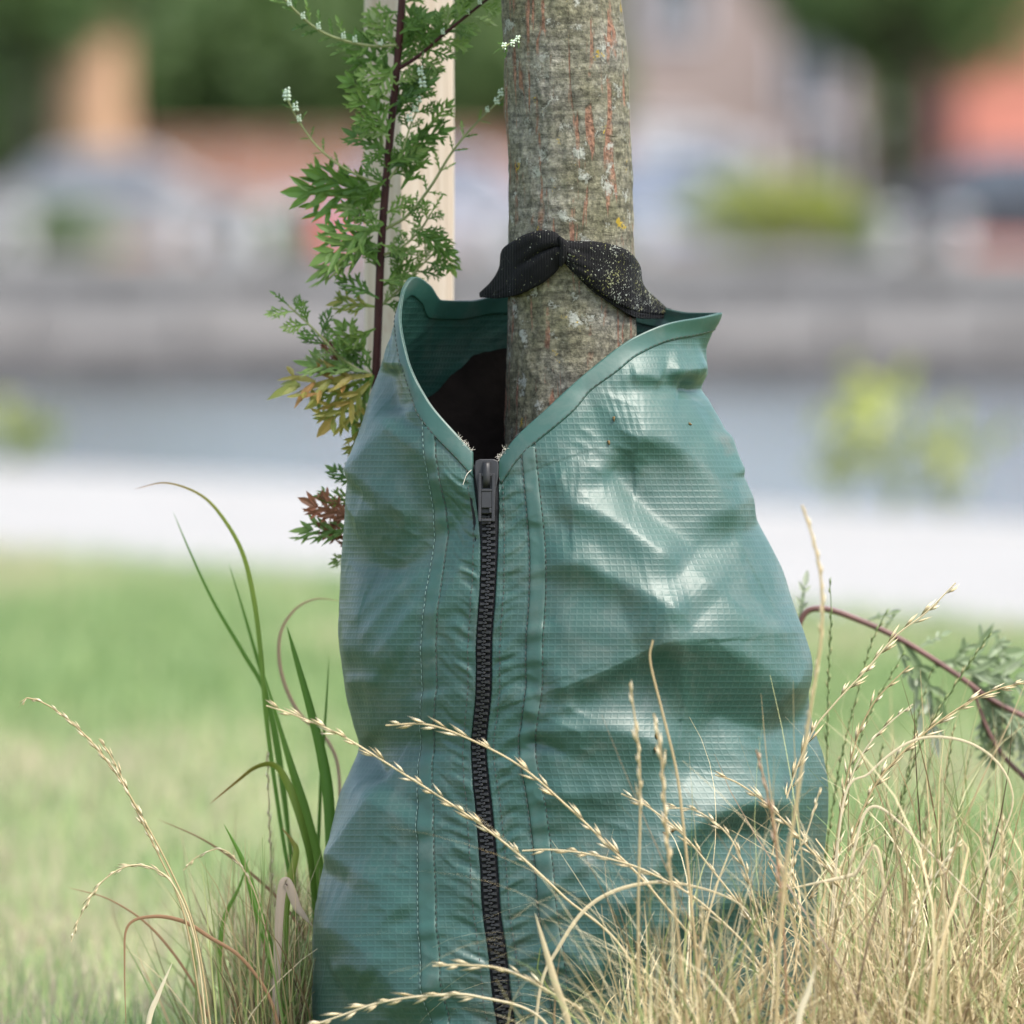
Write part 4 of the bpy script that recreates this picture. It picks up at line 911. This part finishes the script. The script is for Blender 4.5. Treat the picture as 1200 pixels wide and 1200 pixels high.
# ================================================================== GRASS
def gz(D): return HY + H * F / D
def spikelets(P, frac, size, seed, open_=.3):
    """alternate overlapping pointed spikelets along the first part of a path"""
    r = np.random.default_rng(seed); ln = np.concatenate([[0], np.cumsum(np.linalg.norm(np.diff(P, axis=0), axis=1))]); tot = ln[-1] * frac
    V, Q, A = [], [], []; s = 0.0; k = 0
    while s < tot:
        p = np.array([np.interp(s + size * .75, ln, P[:, j]) for j in range(3)]); q_ = np.array([np.interp(s, ln, P[:, j]) for j in range(3)])
        t = q_ - p; t /= np.linalg.norm(t) + 1e-9; side_ = np.cross(t, [0, 1, 0]); side_ /= np.linalg.norm(side_) + 1e-9
        sg = 1 if k % 2 else -1; L = size * r.uniform(.75, 1.45) * (1 if s > size else .7)
        for j in range(int(r.choice([0, 1, 2, 2, 2, 2]))):
            d = t + side_ * sg * (.62 * open_ * r.uniform(.4, 1.4) + .10 * j) + r.normal(size=3) * .07; d /= np.linalg.norm(d); e = np.cross(d, [0, 1, 0]); e /= np.linalg.norm(e) + 1e-9; f_ = np.cross(d, e)
            b = p + side_ * sg * size * .05; wd = size * r.uniform(.05, .08); m1 = b + d * L * .42; b0 = len(V); LL = L * (1 - .2 * j)
            V += [b, m1 + e * wd, m1 + f_ * wd, m1 - e * wd, m1 - f_ * wd, b + d * LL]
            Q += [(b0, b0 + 1, b0 + 2), (b0, b0 + 2, b0 + 3), (b0, b0 + 3, b0 + 4), (b0, b0 + 4, b0 + 1), (b0 + 5, b0 + 2, b0 + 1), (b0 + 5, b0 + 3, b0 + 2), (b0 + 5, b0 + 4, b0 + 3), (b0 + 5, b0 + 1, b0 + 4)]
            A += [r.uniform(.45, 1)] * 6
        s += size * r.uniform(.52, .72); k += 1
    return np.array(V), np.array(Q), np.array(A)
def to_ground(pts, D):
    pts = list(pts); y_g = gz(D)
    if pts[-1][1] < y_g - 5: dx = (pts[-1][0] - pts[-2][0]) * .5; pts.append((pts[-1][0] + max(-35, min(35, dx)), y_g + 6))
    return pts
SEED = [100]
def stalk(pts, D, label, head=.45, size=17, rad=1.15, mat='straw', group='seeding grass stalks', tint=.6, D1=None, name='grass_stalk', open_=.3):
    SEED[0] += 1; D1 = D1 or D; P = crom(to_ground(pts, D), 70); De = np.linspace(D1, D, 70)
    W_ = np.stack([(P[:, 0] - 600) * De / F, De, H - (P[:, 1] - HY) * De / F], -1)
    t = empty(name, W_[-1], label, 'grass stalk', group)
    V, Q = tube(W_, np.linspace(.55, 1, 70) * rad * S, 6); mk('stem', V, Q, M[mat], t, attrs={'tint': np.full(len(V), tint)})
    if head:
        V, Q, A = spikelets(W_, head, size * S, SEED[0], open_); mk('seed_head', V, Q, M[mat], t, smooth=False, attrs={'tint': A})
def blade(pts, D, label, wd, mat='greenblade', tint=(.3, .6), D1=None, group='grass blades beside the bag', name='grass_shoot', twist=0.0):
    D1 = D1 or D; P = crom(to_ground(pts, D), 60); De = np.linspace(D1, D, 60)
    W_ = np.stack([(P[:, 0] - 600) * De / F, De, H - (P[:, 1] - HY) * De / F], -1)
    T = np.gradient(W_, axis=0); T /= np.linalg.norm(T, axis=1)[:, None]; N_ = np.cross(T, [0, -1, 0]); N_ /= np.linalg.norm(N_, axis=1)[:, None] + 1e-9
    Bn = np.cross(T, N_); u = np.linspace(0, 1, 60); tw = twist * np.sin(u * 7); a = N_ * np.cos(tw)[:, None] + Bn * np.sin(tw)[:, None]; b = np.cross(T, a)
    wv = (wd * S * np.minimum(1, u / .45) ** .8 * (1 - .35 * np.maximum(0, u - .6) / .4) + .15 * S)[:, None] / 2
    V = np.stack([W_ + a * wv, W_ + b * wv * .35, W_ - a * wv], 1).reshape(-1, 3)
    o = mk(name, V, gridq(60, 3), M[mat], attrs={'tint': np.repeat(np.linspace(tint[0], tint[1], 60), 3)})
    tag(o, label, 'grass blade', group); solidify(o, .0002, 0)
# --- seed stalks in front of the bag
stalk([(312, 827), (345, 838), (400, 862), (470, 905), (540, 950), (600, 995), (660, 1050), (740, 1130)], 6.74, 'pale seed stalk slanting across the zip from beyond the bag\'s left side', .5, 21, 1.5)
stalk([(452, 850), (500, 849), (550, 866), (610, 898), (665, 945), (712, 990), (770, 1050), (840, 1150)], 6.72, 'straw seed stalk arching over the zip just below bag centre', .55, 22, 1.5, tint=.5)
stalk([(612, 997), (650, 996), (700, 1003), (760, 1022), (830, 1065), (900, 1150)], 6.70, 'straw seed stalk lying level right of the zip', .5, 20, 1.4)
stalk([(360, 1204), (400, 1190), (445, 1175), (500, 1167), (560, 1168), (640, 1200)], 6.66, 'pale greenish seed stalk lowest across the bag\'s foot', .55, 22, 1.6, tint=.8)
stalk([(507, 1132), (545, 1131), (590, 1136), (640, 1160), (690, 1200)], 6.64, 'blurred straw seed head pointing left over the lower zip', .6, 22, 1.6)
stalk([(838, 908), (865, 918), (900, 944), (940, 985), (985, 1040), (1030, 1130)], 6.76, 'straw seed stalk leaning left before the bag\'s right side', .5, 20, 1.4, tint=.4)
stalk([(728, 930), (760, 946), (800, 978), (835, 1020), (880, 1080), (930, 1170)], 6.74, 'long straw seed stalk leaning left across the right panel', .62, 20, 1.4)
stalk([(780, 947), (815, 950), (850, 975), (870, 1010), (885, 1060), (905, 1150)], 6.75, 'curved straw seed stalk nodding left below the right panel\'s fold', .6, 18, 1.2)
stalk([(765, 750), (762, 775), (775, 830), (792, 900), (800, 960), (812, 1080), (822, 1200)], 6.62, 'thin bare brown stalk with hooked tip before the right panel', 0, 10, 1.9, tint=.3)
stalk([(738, 800), (745, 850), (749, 890), (750, 960), (748, 1060), (748, 1190)], 6.55, 'blurred upright stalk with thick seed head before the right panel, leftmost', .28, 18, 1.6, tint=.35, open_=.12)
stalk([(766, 836), (774, 880), (778, 930), (784, 1010), (796, 1110), (805, 1200)], 6.52, 'blurred upright brown seed stalk next to the hooked stalk', .35, 20, 1.8, tint=.25, open_=.12)
stalk([(886, 878), (897, 920), (906, 965), (912, 1020), (920, 1120)], 6.55, 'short reddish brown blurred seed stalk before the bag\'s right edge', .4, 17, 1.5, 'brownblade', tint=.3, open_=.12)
stalk([(940, 592), (955, 640), (963, 690), (962, 750), (950, 830), (935, 930), (915, 1080)], 6.45, 'tall pale blurred stalk rising beside the bag\'s right edge', .35, 14, 2.2, tint=.35, open_=.1)
# --- right-hand clump
stalk([(1120, 683), (1085, 718), (1050, 745), (1015, 785), (975, 828), (950, 862), (925, 925), (905, 1000), (890, 1120)], 6.9, 'long pale seed stalk slanting up to the right, tallest right of the bag', .48, 22, 1.4, tint=.7)
stalk([(1215, 798), (1175, 806), (1140, 820), (1095, 850), (1055, 885), (1020, 930), (990, 1010), (970, 1120)], 6.92, 'straw seed stalk slanting up to the picture\'s right edge', .52, 22, 1.4, tint=.35)
stalk([(1070, 825), (1045, 845), (1020, 870), (1000, 905), (985, 960), (975, 1060)], 6.95, 'short pale seed head bent right beside the bag', .5, 18, 1.3, tint=.9)
stalk([(1066, 780), (1040, 805), (1020, 830), (1003, 870), (985, 950), (970, 1080)], 6.97, 'pinkish straw seed head right of the bag', .38, 18, 1.2, tint=.3)
stalk([(1125, 985), (1100, 1020), (1080, 1060), (1062, 1110), (1050, 1190)], 6.72, 'short cream seed head standing low at right', .5, 17, 1.5, tint=1)
stalk([(972, 678), (974, 720), (971, 790), (969, 880), (966, 1000), (962, 1120)], 7.1, 'upright dark green seed spike nearest the bag\'s right edge', .42, 13, 1.0, 'spike', tint=.4, open_=.14)
stalk([(1040, 714), (1022, 752), (1008, 800), (995, 850), (980, 920), (965, 1040)], 7.1, 'dark green seed spike leaning right, second from the bag', .55, 12, .9, 'spike', tint=.4, open_=.14)
stalk([(1162, 740), (1140, 772), (1115, 810), (1090, 850), (1065, 910), (1040, 1000), (1020, 1120)], 7.05, 'dark spike with brown tip leaning far right', .55, 13, 1.0, 'spike', tint=.3, open_=.16)
stalk([(1094, 780), (1078, 830), (1068, 880), (1052, 960), (1030, 1090)], 7.12, 'thin green spike between the two leaning spikes', .5, 12, .8, 'spike', tint=.4, open_=.14)
stalk([(1060, 762), (1045, 790), (1030, 815), (1010, 860), (990, 950), (975, 1080)], 7.08, 'green spike with pale tip bending beside the second spike', .45, 12, .9, 'spike', tint=.55, open_=.14)
rs = np.random.default_rng(55)
ORD = 'first second third fourth fifth sixth seventh eighth ninth tenth eleventh twelfth thirteenth fourteenth'.split()
for k in range(9):
    x = 985 + 24 * k + rs.normal() * 8; tipx = 1030 + 22 * k + rs.uniform(-6, 6); tipy = rs.uniform(840, 980)
    stalk([(tipx, tipy), (tipx * .6 + x * .4, tipy + 90), (x + 10, tipy + 200), (x, 1190)], 7.05 + .3 * rs.random(), 'thin green seed spike in the right tangle, %s from the left' % ORD[k], .4, 12, .8, 'spike', 'green spikes in the right tangle', rs.uniform(.2, .6), open_=.14)
for k in range(14):
    tipx = 815 + 28 * k + rs.uniform(-8, 8); x = tipx + rs.normal() * 50 - 20; tipy = rs.uniform(920, 1090)
    stalk([(tipx, tipy), (tipx * .75 + x * .25, tipy + 50), (x * .7 + tipx * .3, tipy + 120), (x, 1210)], rs.uniform(6.6, 7.0), 'dry seed stalk in the lower right straw tuft, %s tip from the left' % ORD[k], .4, rs.uniform(14, 18), 1.2, 'straw', 'dry seed stalks in the straw tuft', rs.uniform(.3, .9))
# stubs and arcs
blade([(627, 1070), (637, 1105), (650, 1150), (668, 1210)], 6.62, 'stiff pale cut straw pointing up before the zip', 7.5, 'straw', (.8, .5), group='cut straws')
blade([(955, 1132), (948, 1160), (935, 1205)], 6.5, 'short whitish cut straw at the lower right', 6.5, 'straw', (1, 1), group='cut straws')
blade([(905, 1046), (960, 1034), (1000, 1025), (1032, 1010)], 6.75, 'pale straw lying almost level at right', 4.5, 'straw', (.9, .7), group='cut straws')
blade([(905, 1120), (870, 1062), (800, 1036), (740, 1038), (690, 1062), (655, 1110), (632, 1165)], 6.7, 'pale straw bowed into an arch before the right panel', 4, 'straw', (.7, .8), group='bent straws')
blade([(1098, 1055), (1140, 1040), (1182, 960), (1184, 920), (1160, 885), (1120, 866), (1070, 868), (1020, 905), (985, 960)], 6.8, 'pale grass loop arching over at the right edge', 3, 'straw', (.7, .9), group='bent straws')
blade([(1205, 1115), (1150, 1060), (1090, 1000), (1025, 945), (1000, 1000), (985, 1100)], 6.78, 'pale green straw bent sharply down to the right', 3, 'straw', (.9, .8), group='bent straws')
# --- left clump
blade([(158, 573), (195, 566), (235, 580), (262, 608), (285, 650), (298, 705), (306, 770), (313, 850), (328, 960), (350, 1100)], 7.12, 'tall blade arching left with withered brown tip', 5.5, 'greenblade', (1, .35))
blade([(203, 600), (222, 645), (250, 705), (285, 765), (312, 815), (330, 900), (345, 1060)], 7.16, 'tall thin green blade leaning left', 5, 'greenblade', (.3, .45))
blade([(268, 660), (282, 705), (298, 760), (312, 812), (330, 920), (350, 1080)], 7.18, 'shorter thin green blade beside the tall leaning one', 5, 'greenblade', (.35, .5))
blade([(336, 733), (345, 765), (362, 825), (378, 890), (386, 950), (388, 1060), (380, 1180)], 7.08, 'broad upright green blade close to the bag\'s left edge', 13, 'greenblade', (.3, .35))
blade([(398, 704), (370, 702), (345, 715), (328, 745), (330, 790), (350, 835), (385, 870), (398, 920), (395, 1060)], 7.2, 'thin pinkish withered blade looping against the bag', 4.5, 'brownblade', (.6, .9))
blade([(386, 768), (382, 830), (376, 920), (370, 1080)], 7.15, 'thin straight green blade touching the bag\'s left edge', 4, 'greenblade', (.3, .4))
blade([(246, 942), (275, 918), (300, 899), (322, 897), (338, 920), (352, 960), (364, 1010), (370, 1080), (372, 1180)], 7.08, 'blade with folded rusty brown tip hanging left', 9, 'greenblade', (1, .4), twist=.5)
blade([(310, 790), (330, 860), (345, 910), (360, 960), (376, 1030), (380, 1150)], 7.1, 'pale green broad blade in the middle of the left clump', 12, 'greenblade', (.5, .6))
blade([(330, 970), (342, 985), (347, 1000), (338, 1040), (334, 1090), (336, 1180)], 7.02, 'short green blade with crooked yellow tip', 9, 'greenblade', (.95, .5))
blade([(262, 965), (285, 1010), (300, 1060), (318, 1120), (335, 1190)], 7.0, 'broad low green blade in the left clump', 11, 'greenblade', (.4, .5))
blade([(292, 1005), (280, 1040), (262, 1080), (258, 1140), (262, 1200)], 7.05, 'narrow green blade bending in the left clump', 6, 'greenblade', (.5, .6))
blade([(148, 1215), (146, 1130), (150, 1085), (180, 1074), (215, 1080), (245, 1098), (285, 1125), (320, 1180)], 6.95, 'reddish brown dry blade hooked over at lower left', 4.5, 'brownblade', (.3, .2), group='withered blades')
blade([(80, 1040), (130, 1055), (180, 1090), (225, 1150), (250, 1210)], 7.05, 'thin brown stem slanting at lower left', 3, 'brownblade', (.3, .4), group='withered blades')
blade([(185, 960), (240, 985), (290, 1020), (340, 1070), (365, 1130)], 7.1, 'thin brown stem crossing the left clump', 3.5, 'brownblade', (.2, .4), group='withered blades')
blade([(366, 1085), (350, 1066), (330, 1045)], 6.98, 'pale pink broken blade in the left clump', 11, 'brownblade', (1, 1), group='withered blades')
blade([(174, 1200), (186, 1165), (202, 1128)][::-1], 6.9, 'pale cut straw at the lower left', 6, 'straw', (1, .9), group='cut straws')
stalk([(27, 826), (33, 818), (62, 830), (100, 862), (135, 905), (165, 955), (200, 1020), (228, 1090), (245, 1190)], 6.93, 'long seed stalk bowing to the far left', .4, 15, 1.3, tint=.3, open_=.12, group='seed stalks left of the bag')
stalk([(116, 866), (135, 895), (160, 950), (185, 1000), (215, 1070), (235, 1180)], 6.95, 'shorter seed stalk beside the one bowing far left', .35, 15, 1.3, tint=.3, open_=.12, group='seed stalks left of the bag')
stalk([(83, 1104), (95, 1072), (118, 1035), (150, 1015), (180, 1018), (205, 1040), (228, 1100), (240, 1190)], 6.9, 'drooping pale seed head curving down at lower left', .42, 15, 1.3, tint=.6, open_=.14, group='seed stalks left of the bag')
stalk([(215, 1020), (230, 1005), (258, 995), (280, 1012), (300, 1050), (318, 1120), (330, 1200)], 6.98, 'small nodding seed head at the left clump', .3, 13, 1.1, tint=.5, open_=.14, group='seed stalks left of the bag')
stalk([(313, 880), (315, 940), (318, 1020), (325, 1110), (330, 1200)], 7.12, 'upright straw seed stalk amid the left clump', .5, 13, 1.0, tint=.5, open_=.14, group='seed stalks left of the bag')

# --- uncountable grass: vectorised blades
def blades(N, bx, by, bz, L, wd, a0, a1, az, tint, mat, name, label, K=5, seed=0, fold=True):
    r = np.random.default_rng(seed); s = np.linspace(0, 1, K + 1)
    al = a0[:, None] + a1[:, None] * s[None, :]; ds = (L / K)[:, None]
    hx = np.concatenate([np.zeros((N, 1)), np.cumsum(np.sin(al[:, :-1]) * ds, 1)], 1); hz = np.concatenate([np.zeros((N, 1)), np.cumsum(np.cos(al[:, :-1]) * ds, 1)], 1)
    az2 = az[:, None] + r.normal(size=(N, 1)) * .5 * s[None, :] ** 2
    P = np.stack([bx[:, None] + hx * np.cos(az2), by[:, None] + hx * np.sin(az2), np.maximum(bz[:, None] + hz, bz[:, None] + .002)], -1)
    fa = r.uniform(0, math.pi, N); side_ = np.stack([np.cos(fa), np.sin(fa), np.zeros(N)], -1)[:, None]
    wv = (wd[:, None] * (1 - s[None, :] ** 1.6) * .5 + .00012)[..., None]
    V = np.stack([P - side_ * wv, P + side_ * wv], 2).reshape(-1, 3); idx = np.arange(N)[:, None] * (2 * (K + 1)) + 2 * np.arange(K)[None, :]
    Q = np.stack([idx, idx + 1, idx + 3, idx + 2], -1).reshape(-1, 4)
    o = mk(name, V, Q, M[mat], attrs={'tint': np.repeat(tint, 2 * (K + 1))}); return tag(o, label, 'grass', None, 'stuff')
# straw tuft, lower right, in front of and beside the bag
N = 2300; r = np.random.default_rng(61); D = r.uniform(6.45, 7.35, N)
cl = r.integers(0, 26, N); ccx = r.uniform(640, 1260, 26); ccd = r.uniform(6.5, 7.3, 26); u = np.clip(ccx[cl] + r.normal(size=N) * 32, 560, 1330); D = np.clip(ccd[cl] + r.normal(size=N) * .05, 6.4, 7.4)
inside = (np.hypot((u - 662) / 305, (D - 7) / .19) < 1)
D = np.where(inside, 6.72 - r.uniform(0, .25, N), D)
hk = np.interp(u, [560, 680, 800, 930, 1100, 1300], [.2, .36, .66, 1.1, 1.1, .9])
L = (.07 + .24 * r.random(N) ** 1.7) * hk + .03
blades(N, (u - 600) * D / F, D, np.zeros(N), L, r.uniform(.0009, .0029, N), np.abs(r.normal(size=N)) * .72, r.normal(size=N) * 1.2 + .2, r.uniform(0, 6.28, N), np.where(r.random(N) < .24, r.uniform(.78, 1, N), r.beta(1.5, 1.4, N) * .74), 'tuft', 'straw_tuft', 'dense tangle of dry straw grass at the bag\'s lower right', 8, 62)
# curly hair-thin dead blades
N = 800; cl = r.integers(0, 26, N); u = np.clip(ccx[cl] + r.normal(size=N) * 45, 600, 1330); D = np.clip(ccd[cl] + r.normal(size=N) * .05, 6.4, 7.4)
inside = (np.hypot((u - 662) / 305, (D - 7) / .19) < 1); D = np.where(inside, 6.7 - r.uniform(0, .25, N), D)
blades(N, (u - 600) * D / F, D, np.zeros(N), r.uniform(.18, .42, N) * np.interp(u, [560, 680, 800, 930, 1300], [.5, .65, .85, 1, .9]), r.uniform(.0006, .0012, N), np.abs(r.normal(size=N)) * .3, r.uniform(.6, 3.6, N), r.uniform(0, 6.28, N), r.uniform(.4, .75, N), 'tuft', 'curled_straw', 'hair thin curled dry blades over the straw tuft', 14, 64)
# left clump filler
N = 900; u = r.normal(size=N) * 45 + 325; D = r.uniform(6.95, 7.35, N)
blades(N, (u - 600) * D / F, D, np.zeros(N), r.uniform(.05, .2, N), r.uniform(.001, .003, N), np.abs(r.normal(size=N)) * .3, r.normal(size=N) * .5 + .2, r.uniform(0, 6.28, N), np.where(r.random(N) < .5, r.uniform(.78, 1, N), r.uniform(.05, .6, N)), 'tuft', 'clump_grass', 'mixed green and dry grass crowding the bag\'s left foot', 6, 66)
# lawn: dense near, sparser and bigger further off
def dry(x, y): return 1.3 * fbm(x * 1.7 + 5, y * .55, 71, 3)
for (y0, y1, xw, N, Lm, wd, sd_) in ((4.5, 10, 2.6, 120000, .035, .0024, 81), (10, 19.5, 5.0, 190000, .045, .0045, 82)):
    r = np.random.default_rng(sd_); x = r.uniform(-xw, xw, N); y = r.uniform(y0, y1, N)
    keep = np.dot(np.stack([x, y], -1) - pa, PN) < -.02; x = x[keep]; y = y[keep]; N = len(x); dv = dry(x, y) + 2.2 * np.exp(-((y - 7.8) / .8) ** 2) - .1
    t = np.clip(r.uniform(0, .75, N) + np.clip(dv, -.3, 1) * .6 * r.uniform(.3, 1.2, N), 0, 1)
    blades(N, x, y, np.zeros(N), Lm * r.uniform(.5, 1.4, N), np.full(N, wd) * r.uniform(.7, 1.3, N), np.abs(r.normal(size=N)) * .45, r.normal(size=N) * .5, r.uniform(0, 6.28, N), t, 'lawn', 'lawn_grass', 'short green lawn grass with dry patches' if sd_ == 81 else 'lawn grass further off towards the path', 3, sd_ + 5)
